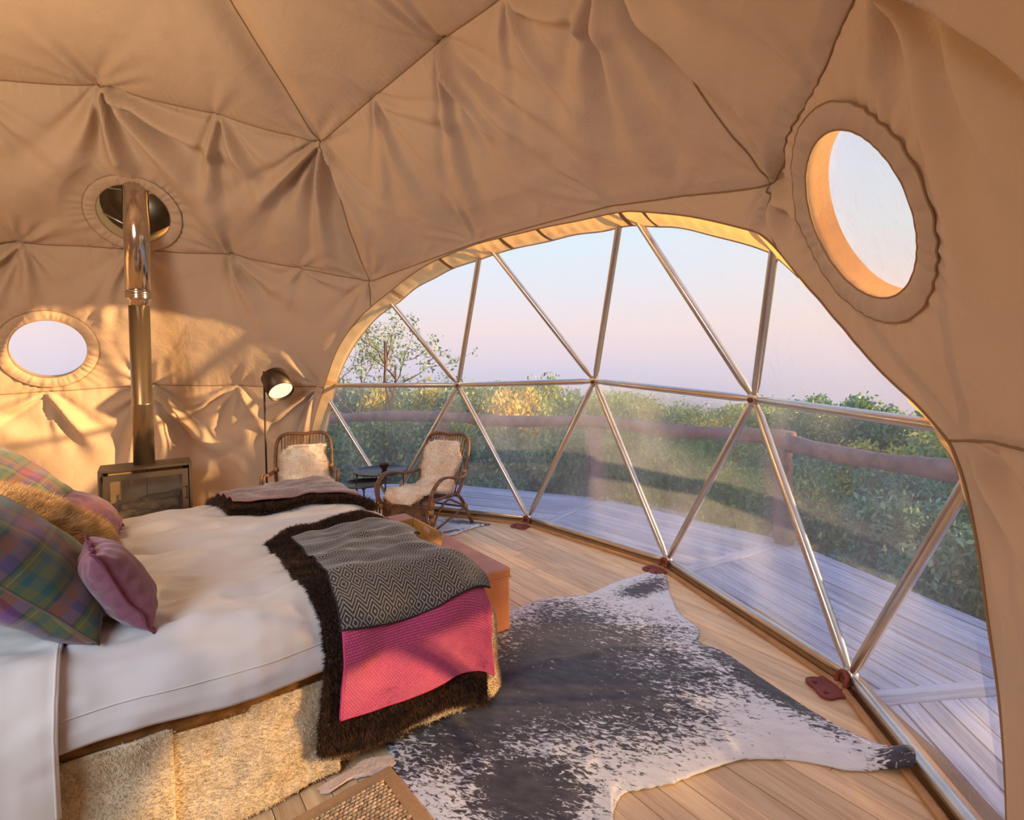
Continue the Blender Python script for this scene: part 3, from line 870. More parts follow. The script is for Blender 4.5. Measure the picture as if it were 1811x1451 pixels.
bedo = thing('bed', 'low wide double bed with a shaggy cream sheepskin skirt around its base', 'bed', tuple(bed(.8, .1, 0)))
RmB = np.stack([nB, tB, V(0, 0, 1)], 1)
MB().box(bed(.80, VC, .21), (2.10, 2.04, .38), RmB).part('base', M_BEDWOOD, bedo, bevel=.02)
MB().box(bed(.80, VC, .50), (2.12, 2.10, .24), RmB).part('mattress', M_SHEET, bedo, bevel=.08, segs=4)
MB().box(bed(-.34, VC, .55), (.08, 2.2, 1.1), RmB).part('headboard', M_BEDWOOD, bedo, bevel=.02)
def skirt(w0, w1, seed, z_top=.43, side=1, bottom=.012):
    """one sheepskin hung along the near side (side=1) or the far side (-1)"""
    k = 46; m = 30
    w_ = np.linspace(w0, w1, k); t = np.linspace(0, 1, m)
    W_, T_ = np.meshgrid(w_, t, indexing='ij')
    ed = .035*fbm(np.stack([w_*3, w_*0, w_*0], -1), 1, seed, 3)
    zb_ = np.clip(bottom+ed, .006, .2)
    z = z_top*(1-T_)+zb_[:, None]*T_
    P = np.stack([W_*1.0, z, W_*0], -1)
    o_ = .02+.045*T_**2+.020*fbm(P, 5, seed+5, 3)
    ue = np.minimum(W_, 1.86); over = np.maximum(0, W_-1.86)
    ph = np.clip(over/.16, 0, PI/2)
    u = np.where(over > 0, 1.86+.16*np.sin(ph), W_)
    vv = np.where(over > 0, .16*(1-np.cos(ph)), 0)+np.maximum(0, over-.16*PI/2)
    base_v = VC-side*(1.02+.055); 
    G = nB*(u+np.where(over > 0, o_*np.sin(ph), 0))[..., None]+tB*(base_v+side*vv-side*o_*np.cos(ph))[..., None]+V(0, 0, 1)*z[..., None]
    n = grid_normals(G)
    if (n.reshape(-1, 3)@(tB*-side)).mean() < 0: n = -n
    c = cloth_obj(G, 'sheepskin', M_SKIN, parent=bedo, thick=.012, loc=G[k//2, m-1])
    fm = fur_mesh('wool', G-G[k//2, m-1], n, int(30000*(w1-w0)/.5), .014, .0050, (0, 0, -.5), M_SKINFUR, seed, .75)
    link('wool', fm, c, kind='stuff')
    return c
skirt(-.30, .185, 71, .42); skirt(.17, .68, 72, .40); skirt(.665, 1.22, 73, .375); skirt(1.20, 2.55, 74, .37, bottom=.03)
skirt(-.30, 1.10, 75, side=-1); skirt(1.08, 2.4, 76, side=-1)
# strip of brown hide between the bedclothes and the skirt
k = 60; w_ = np.linspace(-.3, 1.75, k); t = np.linspace(0, 1, 8); W_, T_ = np.meshgrid(w_, t, indexing='ij')
zb = .345+.05*(1.2-w_)/.8+.010*np.sin(w_*5)
G = nB*W_[..., None]+tB*(VC-1.085-.016*np.sin(T_*PI*.8)+.006*np.sin(W_*7))[..., None]+V(0, 0, 1)*(.50*(1-T_)+zb[:, None]*T_)[..., None]
cloth_obj(G, 'hide_strip', M_HIDE, parent=bedo, thick=.008, loc=G[30, 7])

def wrinkle(W, S):
    P = np.stack([W, S, W*0], -1)
    hang = np.clip((S-.75)/.35, 0, 1)
    return .015*hang*np.sin(W*15+2.2*np.sin(W*4.1)+S*1.5)*(.6+.4*vnoise(P, 3, 31))+.0035*hang*np.sin(W*58+4*np.sin(W*6.3)+S*4)*np.clip(vnoise(P, 2.5, 37)+.3, 0, 1)+.006*hang*fbm(P*V(2.5, .8, 1), 5, 33, 2)
# bed cover
ns, nw = 230, 170
s_ = np.linspace(-1.42, 1.30, ns); w_ = np.linspace(.30, 1.95, nw)
S_, W_ = np.meshgrid(s_, w_, indexing='ij')
W_ = .30+(W_-.30)*(1-.06*np.clip((.10-S_)/.25, 0, 1))
hem = 1.285-.06*(1.2-W_)+.014*np.sin(W_*3.3+1)+.010*np.sin(W_*9)
Sx = np.where(S_ > 1.0, 1.0+(S_-1.0)/.30*(hem-1.0), S_)
ex = wrinkle(W_, Sx)+.004*(Sx > hem-.055)
ex = ex+.016*np.exp(-((W_-.62)/.35)**2)*np.exp(-((Sx-.62)/.5)**2)*np.sin(W_*16+Sx*9)
Gd, nd = drape(W_, Sx, .012, 1.0, ex)
loc = bed(1.0, VC, HT)
cov = thing('bed_cover', 'white cotton cover spread over the bed, hanging down the near side', 'bed cover', tuple(loc))
cloth_obj(Gd, 'cover', M_LINEN, parent=cov, thick=.016, loc=loc)
hm = Gd[int((1.345-.06+1.42)/2.72*ns)]+nd[-12]*.006
ih = int(ns*.958)
MB().tube(Gd[ih]+nd[ih]*.010, .0028, 5).part('hem_seam', M_SHEET, cov, True, off=loc)
# folded top sheet towards the pillows
s_ = np.linspace(-1.45, 1.43, 200); w_ = np.linspace(-.30, .395, 70)
S_, W_ = np.meshgrid(s_, w_, indexing='ij')
Sx = S_+.03*np.sin(W_*9)*(S_ > 1.2)
Gs, nsn = drape(W_, Sx, .034, 1.0, wrinkle(W_, Sx)*1.8+.013*np.clip((Sx-.85)/.3, 0, 1)*np.sin(W_*44+3*np.sin(W_*7)+Sx*2)+.006*np.exp(-((W_-.39)/.01)**2))
loc2 = bed(.1, VC, HT)
sh = thing('top_sheet', 'white sheet folded back under the cushions, its end hanging low at the lower left', 'sheet', tuple(loc2))
cloth_obj(Gs, 'sheet', M_SHEET, parent=sh, thick=.010, loc=loc2)
MB().tube(Gs[:, -2]+nsn[:, -2]*.004, .004, 6).part('hem', M_SHEET, sh, True, off=loc2)

# textile materials
def knit_pink():
    s = Sh('pink_rib_knit'); co = s.coord('UV')
    wv = s.n('ShaderNodeTexBrick'); wv.inputs['Scale'].default_value = 1.0; wv.inputs['Brick Width'].default_value = .011; wv.inputs['Row Height'].default_value = .0085
    wv.inputs['Mortar Size'].default_value = .0016; wv.inputs['Mortar Smooth'].default_value = 1.0; wv.offset = .5
    wv.inputs['Color1'].default_value = (1, 1, 1, 1); wv.inputs['Color2'].default_value = (.8, .8, .8, 1); wv.inputs['Mortar'].default_value = (0, 0, 0, 1)
    s.l(co, wv.inputs['Vector'])
    c = s.mix(wv.outputs['Color'], srgb(120, 30, 76), srgb(206, 84, 132))
    nb = s.bump(wv.outputs['Color'], .7, .004)
    return s.done(s.bsdf(c, .9, 0, .15, nb, .3))
def weave_grey(name, dark, light, cell=.055):
    s = Sh(name); co = s.coord('UV', (1/cell, 1/(cell*1.15), 1)); sp = s.n('ShaderNodeSeparateXYZ'); s.l(co, sp.inputs[0])
    tri = lambda x: s.math('ABSOLUTE', s.math('SUBTRACT', s.math('FRACT', x), .5))
    a = tri(sp.outputs[0]); b = tri(sp.outputs[1])
    d = s.math('ADD', a, b); st = s.math('FRACT', s.math('MULTIPLY', d, 4.0))
    zz = s.math('FRACT', s.math('MULTIPLY', s.math('ADD', a, s.math('MULTIPLY', sp.outputs[1], 1.0)), 4.0))
    band = s.math('GREATER_THAN', s.math('SINE', s.math('ADD', s.math('MULTIPLY', sp.outputs[1], .9), 1.2)), .72)
    f = s.n('ShaderNodeMix', data_type='FLOAT'); s.l(band, f.inputs['Factor']); s.l(st, f.inputs['A']); s.l(zz, f.inputs['B'])
    line = s.math('GREATER_THAN', f.outputs['Result'], .56)
    c = s.mix(line, dark, light)
    nb = s.bump(s.noise(s.coord('UV', (1, 1, 1)), 700, 2), .15, .002)
    return s.done(s.bsdf(c, .9, 0, .15, nb, .25))
M_PINK = knit_pink()
M_GREY = weave_grey('grey_diamond_weave', srgb(44, 43, 48), srgb(126, 121, 118))
M_MAUVE = simple('mauve_blanket', srgb(112, 94, 98), .9, 0, .15, col2=srgb(140, 120, 122), nscale=60, bscale=300, bstr=.3, bdist=.003, sheen=.3)

def throw(ns, nw, s0, s1, wl, wr, off, seed, amp=.008, shear=0.0, relief=1.0, sag=None):
    t = np.linspace(0, 1, ns)[:, None]; q = np.linspace(0, 1, nw)[None]
    S = s0(q)*(1-t)+s1(q)*t; W = wl(t)*(1-q)+wr(t)*q
    P = np.stack([W, S, W*0], -1)
    e = amp*fbm(P, 4.5, seed, 3)+amp*.8*np.clip((S-.9)/.3, 0, 1)*np.sin(W*13+seed+S*2)
    G, n = drape(W, S, off, relief, e)
    uv = np.stack([W, S], -1)
    return G, n, uv
one = lambda c: (lambda x: c+0*x)
# near end: dark fur throw, pink knit, grey woven blanket
NEAR = bed(1.5, -.6, HT)
G, n, uv = throw(120, 60, lambda q: .17-.16*np.sin(PI*.8*q)+.03*q, lambda q: 1.575+.02*np.sin(q*7)*(1-q)+.03*np.sin(PI*q), lambda t: 1.165+.05*t*(1-t)-.015*t+.012*np.sin(t*11), lambda t: 1.86+.03*t+.012*np.sin(t*9), .028, 81, .010)
ft = thing('fur_throw', 'dark brown fur throw hanging over the near corner of the bed', 'throw', tuple(NEAR), 0, 'fur throws on the bed')
c = cloth_obj(G, 'fur_backing', M_FURDK, parent=ft, thick=.022, loc=NEAR)
tq = np.linspace(0, 1, 120)[:, None]; qq = np.linspace(0, 1, 60)[None]
mask = ((qq < .17) | (qq > .955) | (tq < .10) | (tq > .865-.03*qq)).astype(float)+.0
link('fur', fur_mesh('fur', G-NEAR, n, 46000, .028, .0036, tuple(-tB*.5+V(0, 0, -.5)), M_FURDKH, 82, .45, taper_mask=mask), c, kind='stuff')
link('fur', fur_mesh('fur', G[-6:]-NEAR, unit(n[-6:]*.6+V(0, 0, -.7)), 9000, .032, .0036, (0, 0, -.4), M_FURDKH, 86, .4), c, kind='stuff')
en = n[:, 0]
side_n = np.concatenate([np.repeat((-nB)[None], 120, 0)[:, None].repeat(3, 1)], 0)
link('fur', fur_mesh('fur', G[:, :4]-NEAR, unit(n[:, :4]*.5-nB*.9), 14000, .022, .0036, (0, 0, -.2), M_FURDKH, 83, .6), c, kind='stuff')
link('fur', fur_mesh('fur', G[:4]-NEAR, unit(n[:4]*.6+tB*.9), 12000, .024, .0036, (0, 0, .0), M_FURDKH, 84, .6), c, kind='stuff')
G, n, uv = throw(110, 70, one(.86), lambda q: 1.45+.03*np.sin(PI*q)-.04*q**2, lambda t: 1.262-.05*t, lambda t: 1.86+.09*t, .056, 91, .007)
pk = thing('knitted_blanket', 'pink ribbed knitted blanket hanging below the grey woven one', 'blanket', tuple(NEAR))
cloth_obj(G, 'knit', M_PINK, uv=uv, parent=pk, thick=.010, loc=NEAR)
def border(G, n, par, m, r=.006, off=NEAR):
    e = np.concatenate([G[:, 0], G[-1, 1:], G[::-1, -1][1:]])
    MB().tube(e, r, 6).part('border', m, par, True, off=off)
M_PINKB = simple('pink_border', srgb(190, 72, 120), .9, 0, .1)
border(G, n, pk, M_PINKB)
G, n, uv = throw(110, 80, lambda q: .275-.06*np.sin(PI*q)+.15*q**3, lambda q: 1.145+.030*np.sin(PI*q)-.075*q**3, lambda t: 1.262-.035*t*t, lambda t: 1.88-.13*np.sin(np.clip(t*1.15, 0, 1)*PI)**1.3+.06*t**3, .070, 95, .009)
uv = uv-np.array([1.2, .6]); 
gb = thing('woven_blanket', 'charcoal and grey diamond-patterned woven blanket spread over the near fur throw', 'blanket', tuple(NEAR))
cloth_obj(G, 'weave', M_GREY, uv=uv, parent=gb, thick=.007, loc=NEAR)
M_GREYB = simple('charcoal_border', srgb(48, 44, 46), .9, 0, .1)
border(G, n, gb, M_GREYB, .0045)
# far side
FAR = bed(1.4, .9, HT)
G, n, uv = throw(70, 60, lambda q: -.50+.28*q+.02*np.sin(q*8), lambda q: -1.62+.02*np.sin(q*6), lambda t: 1.09-.07*t, lambda t: 1.86+.02*np.sin(t*9), .045, 101, .012)
G2, n2, uv2 = G, n, uv
ff = thing('fur_throw', 'dark brown fur throw under the mauve blanket on the far side of the bed', 'throw', tuple(FAR), 0, 'fur throws on the bed')
c = cloth_obj(G, 'fur_backing', M_FURDK, parent=ff, thick=.04, loc=FAR)
tq = np.linspace(0, 1, 70)[:, None]; qq = np.linspace(0, 1, 60)[None]
link('fur', fur_mesh('fur', G-FAR, n, 16000, .032, .004, tuple(-tB*.6), M_FURDKH, 102, .45, taper_mask=((tq < .085) | (qq < .10) | (qq > .90)).astype(float)), c, kind='stuff')
link('fur', fur_mesh('fur', G[:5]-FAR, unit(n[:5]*.5-tB*.9), 12000, .046, .004, (0, 0, -.1), M_FURDKH, 103, .45), c, kind='stuff')
link('fur', fur_mesh('fur', G[:, :5]-FAR, unit(n[:, :5]*.5-nB*.9), 6000, .042, .004, (0, 0, -.1), M_FURDKH, 104, .45), c, kind='stuff')
G, n, uv = throw(60, 60, lambda q: -.585+.26*q, lambda q: -1.56+0*q, lambda t: 1.13-.07*t, lambda t: 1.80+0*t, .092, 105, .005)
mb_ = thing('mauve_blanket', 'soft mauve grey blanket folded on the far side of the bed', 'blanket', tuple(FAR))
cloth_obj(G, 'blanket', M_MAUVE, uv=uv, parent=mb_, thick=.012, loc=FAR)
e = np.concatenate([G[::-1, 0], G[0, 1:]]); MB().tube(e, .008, 6).part('border', simple('mauve_border', srgb(150, 108, 108), .8), mb_, True, off=FAR)

# ------------------------------------------------------------------ cushions
def cushion_grid(w, h, T, n=44, p=2.2, pinch=.06, seed=0):
    a = np.linspace(-1, 1, n); X, Y = np.meshgrid(a, a, indexing='ij')
    px_ = 1-pinch*(1-Y**2)*np.abs(X)**3*1.0; py_ = 1-pinch*(1-X**2)*np.abs(Y)**3
    x = X*w/2*px_; y = Y*h/2*py_
    t = T/2*np.clip((1-np.abs(X)**p)*(1-np.abs(Y)**p), 0, 1)**.48
    P = np.stack([x, y, x*0], -1)
    wr = .010*fbm(P, 7, seed, 3)*np.clip(t/T*4, 0, 1)
    # puckers running in from the seam
    wr = wr-.010*np.sin(Y*17+seed)*np.exp(-((1-np.abs(X))/.22))*np.clip(t/T*3, 0, 1)-.010*np.sin(X*15+seed)*np.exp(-((1-np.abs(Y))/.22))*np.clip(t/T*3, 0, 1)
    return x, y, t, wr
def cushion(name, label, centre, axis_u, axis_v, w, h, T, mat, seed, group=None, fur=None, pip=None, flange=.018, pinch=.06, cat='cushion'):
    au, av = unit(axis_u), unit(axis_v); an = np.cross(au, av)
    x, y, t, wr = cushion_grid(w, h, T, seed=seed, pinch=pinch)
    o = thing(name, label, cat, tuple(centre), 0, group)
    loc = lambda zz: x[..., None]*au+y[..., None]*av+zz[..., None]*an
    F, B_ = loc(t+wr), loc(-t-wr)
    n = x.shape[0]
    uv = np.stack([x, y], -1)
    v = np.r_[F.reshape(-1, 3), B_.reshape(-1, 3)]
    f = np.r_[grid_faces(n, n), grid_faces(n, n)[:, ::-1]+n*n]
    me = raw_mesh('cover', v, f, mat, uv=np.r_[uv.reshape(-1, 2), uv.reshape(-1, 2)+.37])
    c = link('cover', me, o)
    if fur:
        m, cnt, ln, lean = fur
        nF = grid_normals(F); nF = nF if (nF.reshape(-1, 3)@an).mean() > 0 else -nF
        nb_ = grid_normals(B_); nb_ = nb_ if (nb_.reshape(-1, 3)@an).mean() < 0 else -nb_
        link('fur', fur_mesh('fur', F, nF, cnt, ln, .0035, lean, m, seed, .5), c, kind='stuff')
        link('fur', fur_mesh('fur', B_, nb_, cnt//2, ln, .0035, lean, m, seed+1, .5), c, kind='stuff')
    if pip:
        idx = [(i, 0) for i in range(n)]+[(n-1, j) for j in range(1, n)]+[(i, n-1) for i in range(n-2, -1, -1)]+[(0, j) for j in range(n-2, 0, -1)]
        e = np.array([F[i, j]*.5+B_[i, j]*.5 for i, j in idx]); k = len(e)
        cen = e.mean(0); outv = unit(e-cen)
        wv = min(.006, flange*.4)*np.sin(np.arange(k)*.33+2*np.sin(np.arange(k)*.11))
        a_ = e-outv*.006; b_ = e+outv*flange+an*wv[:, None]
        q = np.stack([a_, (a_+b_)/2+an*wv[:, None]*.5, b_], 1)
        q = np.concatenate([q, q[:1]], 0)
        fo = link('flange', raw_mesh('flange', q.reshape(-1, 3), grid_faces(k+1, 3), pip), o)
        md = fo.modifiers.new('thickness', 'SOLIDIFY'); md.thickness = .006; md.offset = 0
    return o
def tartan(name):
    s = Sh(name); co = s.coord('UV', (1/.25, 1/.25, 1)); sp = s.n('ShaderNodeSeparateXYZ'); s.l(co, sp.inputs[0])
    gr, pu, tl, dk, ye, mv = srgb(92, 98, 74), srgb(112, 82, 122), srgb(58, 88, 90), srgb(52, 50, 56), srgb(146, 136, 100), srgb(136, 88, 92)
    st = [(0, gr), (.10, gr), (.11, tl), (.19, tl), (.20, gr), (.27, gr), (.275, ye), (.295, ye), (.30, gr), (.34, dk), (.37, dk), (.38, pu), (.55, mv), (.72, pu), (.73, dk), (.77, dk), (.78, gr), (.86, tl), (.94, tl), (.95, gr)]
    a = s.ramp(s.math('FRACT', sp.outputs[0]), st, 'CONSTANT'); b = s.ramp(s.math('FRACT', s.math('ADD', sp.outputs[1], .31)), st, 'CONSTANT')
    c = s.mix(.5, a, b)
    c = s.mix(.06, c, (.22, .16, .20, 1))
    nb = s.bump(s.noise(s.coord('UV'), 500, 2), .2, .002)
    hs = s.n('ShaderNodeHueSaturation'); hs.inputs['Saturation'].default_value = 1.55; hs.inputs['Value'].default_value = .72; s.l(c, hs.inputs['Color'])
    return s.done(s.bsdf(hs.outputs[0], .85, 0, .2, nb, .3))
M_TARTAN = tartan('heather_tartan')
M_TARTANF = simple('tartan_piping', srgb(96, 84, 78), .85)
M_PLUM = simple('plum_wool', srgb(116, 72, 90), .9, 0, .15, col2=srgb(132, 84, 102), nscale=40, bscale=260, bstr=.3, bdist=.003, sheen=.3)
M_PLUMF = simple('plum_flange', srgb(112, 64, 82), .9, 0, .15)
M_WHITEP = simple('white_pillowcase', (.72, .68, .66), .8, 0, .2, bscale=300, bstr=.1, bdist=.003)
def lean_axes(deg, turn=0.0):
    """cushion width axis (across the bed) and height axis leaning back deg from vertical, turned about z"""
    c, s = math.cos(math.radians(turn)), math.sin(math.radians(turn))
    f = nB*c+tB*s; a = -nB*s+tB*c
    h = V(0, 0, 1)*math.cos(math.radians(deg))-f*math.sin(math.radians(deg))
    return a, h, f
def place_cushion(name, label, u, v, w, h, T, deg, turn, mat, seed, z0=HT+.025, **kw):
    """u, v = where the middle of its lower edge stands on the bed"""
    a, hh, f = lean_axes(deg, turn)
    c = bed(u, v, z0)+hh*h*.5
    return cushion(name, label, c, a, hh, w, h, T, mat, seed, **kw)
place_cushion('tartan_cushion', 'large purple and green tartan cushion nearest the camera', .475, -.52, .62, .68, .30, 42, 3, M_TARTAN, 3, group='tartan cushions', pip=M_TARTANF, flange=.004)
place_cushion('tartan_cushion', 'tartan cushion on the far side, half hidden by the fur cushion', .42, .74, .66, .72, .25, 44, -4, M_TARTAN, 4, group='tartan cushions', pip=M_TARTANF, flange=.004)
place_cushion('fur_cushion', 'shaggy golden brown fur cushion between the two tartan cushions', .52, .13, .74, .66, .24, 54, 2, M_FURGD, 5, fur=(M_FURGDH, 30000, .045, tuple(nB*.5-V(0, 0, .5))), pinch=.02)
place_cushion('plum_cushion', 'small plum cushion leaning on the near tartan cushion', .625, -.665, .31, .335, .17, 27, 5, M_PLUM, 6, group='plum cushions', pip=M_PLUMF)
place_cushion('plum_cushion', 'small plum cushion on the far side beyond the fur cushion', .55, .66, .40, .34, .17, 46, -6, M_PLUM, 7, group='plum cushions', pip=M_PLUMF)
place_cushion('white_pillow', 'white pillow behind the near tartan cushion', .02, -.42, .70, .50, .2, 58, 0, M_WHITEP, 8, group='white pillows')
place_cushion('white_pillow', 'white pillow behind the far tartan cushion', .0, .66, .70, .50, .2, 58, 0, M_WHITEP, 9, group='white pillows')

# ------------------------------------------------------------------ leather trunk and wicker tray
M_LEATHER = simple('tan_leather', srgb(172, 114, 86), .42, 0, .5, col2=srgb(148, 92, 66), nscale=5, bscale=90, bstr=.15, bdist=.003)
TU0, TU1, TV0, TV1 = 1.965, 2.383, -.527, .965
tk = thing('leather_trunk', 'long tan leather trunk standing across the foot of the bed', 'trunk', tuple(bed((TU0+TU1)/2, (TV0+TV1)/2, 0)), math.atan2(nB[1], nB[0]))
tw, tl = TU1-TU0, TV1-TV0
MB().box((0, 0, .178), (tw-.012, tl-.012, .306)).part('body', M_LEATHER, tk, bevel=.012, off=(0, 0, 0), segs=3)
MB().box((0, 0, .366), (tw, tl, .058)).part('lid', M_LEATHER, tk, bevel=.014, off=(0, 0, 0), segs=3)
for sx in (-1, 1):
    for sy in (-1, 1): MB().box((sx*(tw/2-.05), sy*(tl/2-.05), .0125), (.05, .05, .025)).part('foot', M_BEDWOOD, tk, off=(0, 0, 0), bevel=.003)
e = [(tw/2+.001, -tl/2, .338), (tw/2+.001, tl/2, .338), (-tw/2, tl/2+.001, .338), (-tw/2, -tl/2-.001, .338), (tw/2+.001, -tl/2-.001, .338)]
MB().tube(e, .004, 6).part('piping', M_LEATHER, tk, True, off=(0, 0, 0))

def wicker():
    s = Sh('woven_wicker'); co = s.coord('UV')
    bk = s.n('ShaderNodeTexBrick'); bk.inputs['Scale'].default_value = 1; bk.inputs['Brick Width'].default_value = .022; bk.inputs['Row Height'].default_value = .010
    bk.inputs['Mortar Size'].default_value = .0018; bk.inputs['Mortar Smooth'].default_value = .6; s.l(co, bk.inputs['Vector'])
    bk.inputs['Color1'].default_value = srgb(226, 184, 122); bk.inputs['Color2'].default_value = srgb(200, 154, 94); bk.inputs['Mortar'].default_value = srgb(84, 54, 26)
    nb = s.bump(bk.outputs['Fac'], .8, -.004)
    return s.done(s.bsdf(bk.outputs['Color'], .6, 0, .3, nb))
M_WICK = wicker()
def panel_box(mb, c, size):
    """box with metric UVs on every face"""
    h = np.asarray(size)/2; c = np.asarray(c, float)
    for ax in range(3):
        o1, o2 = [(1, 2), (0, 2), (0, 1)][ax]
        for sg in (-1, 1):
            q = []
            for a, b in ((-1, -1), (1, -1), (1, 1), (-1, 1)):
                p = c.copy(); p[ax] += sg*h[ax]; p[o1] += a*h[o1]; p[o2] += b*h[o2]; q.append(p)
            q = np.array(q); mb.add(q, [(0, 1, 2, 3)] if (sg > 0) != (ax == 1) else [(3, 2, 1, 0)], q[:, [o1, o2]])
    return mb
ty = thing('wicker_tray', 'rectangular woven wicker tray with handle holes lying on the leather trunk', 'tray', tuple(bed(2.10, .285, .396)), math.atan2(nB[1], nB[0]))
xw, yw, hh_ = .29, .42, .075
panel_box(MB(), (0, 0, .005), (xw, yw, .010)).part('base', M_WICK, ty, off=(0, 0, 0))
for sy in (-1, 1): panel_box(MB(), (0, sy*(yw/2-.006), hh_/2+.01), (xw, .012, hh_)).part('side', M_WICK, ty, off=(0, 0, 0))
for sx in (-1, 1):
    m = MB(); x = sx*(xw/2-.006)
    panel_box(m, (x, 0, .030), (.012, yw-.024, .040)); panel_box(m, (x, 0, hh_+.004), (.012, yw-.024, .014))
    for sy in (-1, 1): panel_box(m, (x, sy*(yw/2-.012-.07), .0615), (.012, .14, .023))
    m.part('handle_side', M_WICK, ty, off=(0, 0, 0))
rim = [(xw/2-.006, yw/2-.006), (-xw/2+.006, yw/2-.006), (-xw/2+.006, -yw/2+.006), (xw/2-.006, -yw/2+.006), (xw/2-.006, yw/2-.006)]
MB().tube([(a, b, hh_+.012) for a, b in rim], .007, 6).part('rim', simple('wicker_rim', srgb(190, 142, 84), .6), ty, True, off=(0, 0, 0))

# ------------------------------------------------------------------ stove and flue
M_STOVE = simple('grey_stove_steel', srgb(92, 82, 72), .5, .35, .4)
M_STOVEDK = simple('stove_inside', srgb(38, 33, 29), .7)
M_VERM = simple('fire_brick', srgb(190, 160, 118), .8, col2=srgb(166, 136, 98), nscale=6)
M_ASHLOG = simple('charred_log', srgb(120, 98, 78), .9, col2=srgb(64, 50, 42), nscale=18, bscale=40, bstr=.6, bdist=.01)
M_GLASS = pane_material('stove_glass', .03, .0)
st = thing('wood_stove', 'dark grey box wood stove with a wide glass door against the left wall', 'stove', (-.765, 2.775, 0), math.atan2(.477, .878))
SW, SD, SZ0, SZ1 = .66, .345, .22, .735
Z = (0, 0, 0)
m = MB()      # open box: top, bottom, sides, back
th_ = .02
m.box((0, 0, SZ1-th_/2), (SW, SD, th_)); m.box((0, 0, SZ0+th_/2), (SW, SD, th_))
for sx in (-1, 1): m.box((sx*(SW/2-th_/2), 0, (SZ0+SZ1)/2), (th_, SD, SZ1-SZ0-2*th_))
m.box((0, SD/2-th_/2, (SZ0+SZ1)/2), (SW-2*th_, th_, SZ1-SZ0-2*th_))
m.part('body', M_STOVE, st, off=Z)
MB().box((0, 0, .11), (.44, .26, .22)).part('plinth', M_STOVEDK, st, off=Z, bevel=.005)
for sx in (-.5, .5): MB().box((sx*(SW-.10)*.5, SD/2-.04, .48), ((SW-.10)*.5-.004, .03, .42)).part('fire_brick', M_VERM, st, off=Z, bevel=.004)
m = MB(); y = -SD/2-.006; fw_ = .045; D0, D1, DZ0, DZ1 = -SW/2+.035, SW/2-.03, SZ0+.03, SZ1-.045
m.box(((D0+D1)/2, y, DZ1-fw_/2), (D1-D0, .024, fw_)); m.box(((D0+D1)/2, y, DZ0+fw_/2), (D1-D0, .024, fw_))
for x in (D0+fw_/2, D1-fw_/2): m.box((x, y, (DZ0+DZ1)/2), (fw_, .024, DZ1-DZ0-2*fw_))
dr = m.part('door', M_STOVE, st, off=Z)
MB().box(((D0+D1)/2, y+.004, (DZ0+DZ1)/2), (D1-D0-2*fw_+.006, .005, DZ1-DZ0-2*fw_+.006)).part('glass', M_GLASS, dr, off=Z)
MB().tube([(D1-.012, y-.016, .43), (D1-.012, y-.05, .43), (D1-.012, y-.05, .53), (D1-.012, y-.016, .53)], .006, 8).part('handle', M_STOVEDK, dr, True, off=Z)
for k, (a, b, r_, zz) in enumerate((((-.22, -.03), (.21, .03), .042, .315), ((-.19, .06), (.23, -.05), .046, .365), ((-.05, .02), (.24, .07), .036, .42))):
    log_mesh(V(*a, zz-.01), V(*b, zz+.012), r_, 200+k).part('log', M_ASHLOG, st, True, off=Z)
MB().box((0, 0, .262), (SW-.06, SD-.06, .03)).part('ash_bed', simple('ash', srgb(140, 124, 104), .95, bscale=60, bstr=.8, bdist=.01), st, off=Z)
FX, FY = -.792, 2.795
M_PIPE = simple('flue_bronze_pipe', (.34, .27, .19), .32, .9, .5)
M_CHROME = simple('flue_stainless', (.62, .56, .50), .14, 1.0, .5)
fl_ = thing('flue_pipe', 'vertical flue pipe rising from the stove through the dome lining', 'flue', (FX, FY, .735))
MB().lathe([(.001, 0), (.080, 0), (.080, .52), (.082, .525), (.082, .535), (.078, .54), (.078, 1.395), (.001, 1.395)], Z, 40).part('lower_pipe', M_PIPE, fl_, True, off=Z)
MB().lathe([(.001, 1.395), (.080, 1.395), (.080, 1.44), (.092, 1.445), (.100, 1.455), (.100, 1.462), (.096, 1.466), (.100, 1.474), (.100, 1.482), (.096, 1.488), (.100, 1.496), (.100, 1.52), (.096, 1.525), (.001, 1.525)], Z, 40).part('collar', M_CHROME, fl_, True, off=Z)
MB().lathe([(.001, 1.525), (.096, 1.525), (.096, 2.62), (.001, 2.62)], Z, 40).part('upper_pipe', M_CHROME, fl_, True, off=Z)

# ------------------------------------------------------------------ floor lamp
M_LAMPM = simple('bronze_lamp_metal', srgb(74, 62, 52), .42, .6, .4)
s = Sh('lit_lamp_shade'); em = s.n('ShaderNodeEmission'); em.inputs[0].default_value = (1.0, .80, .46, 1); em.inputs[1].default_value = 1.5
M_GLOW = s.done(em.outputs[0])
LP = V(-.015, 3.50, 0)
lm = thing('floor_lamp', 'slim floor lamp with a tilted cylinder shade, switched on by the left wall', 'lamp', tuple(LP))
MB().lathe([(.001, 0), (.13, 0), (.13, .012), (.02, .016), (.001, .016)], Z, 32).part('base', M_LAMPM, lm, True, off=Z)
MB().tube([(0, 0, .016), (0, 0, 1.525)], .0095, 10).part('pole', M_LAMPM, lm, True, off=Z)
ax = unit(V(.50, -.56, -.66)); sc_ = V(.150, -.06, 1.395)
x_ = unit(np.cross(ax, V(0, 0, 1))); y_ = np.cross(ax, x_); Rl = np.stack([x_, y_, ax], 1)
MB().tube([(0, 0, 1.31), (.05, -.02, 1.335), (.09, -.035, 1.37)], .008, 8).part('arm', M_LAMPM, lm, True, off=Z)
shd = MB().lathe([(.001, -.12), (.118, -.12), (.124, -.112), (.128, .12), (.121, .12), (.116, -.105), (.001, -.105)], sc_, 40, Rl).part('shade', M_LAMPM, lm, True, off=Z)
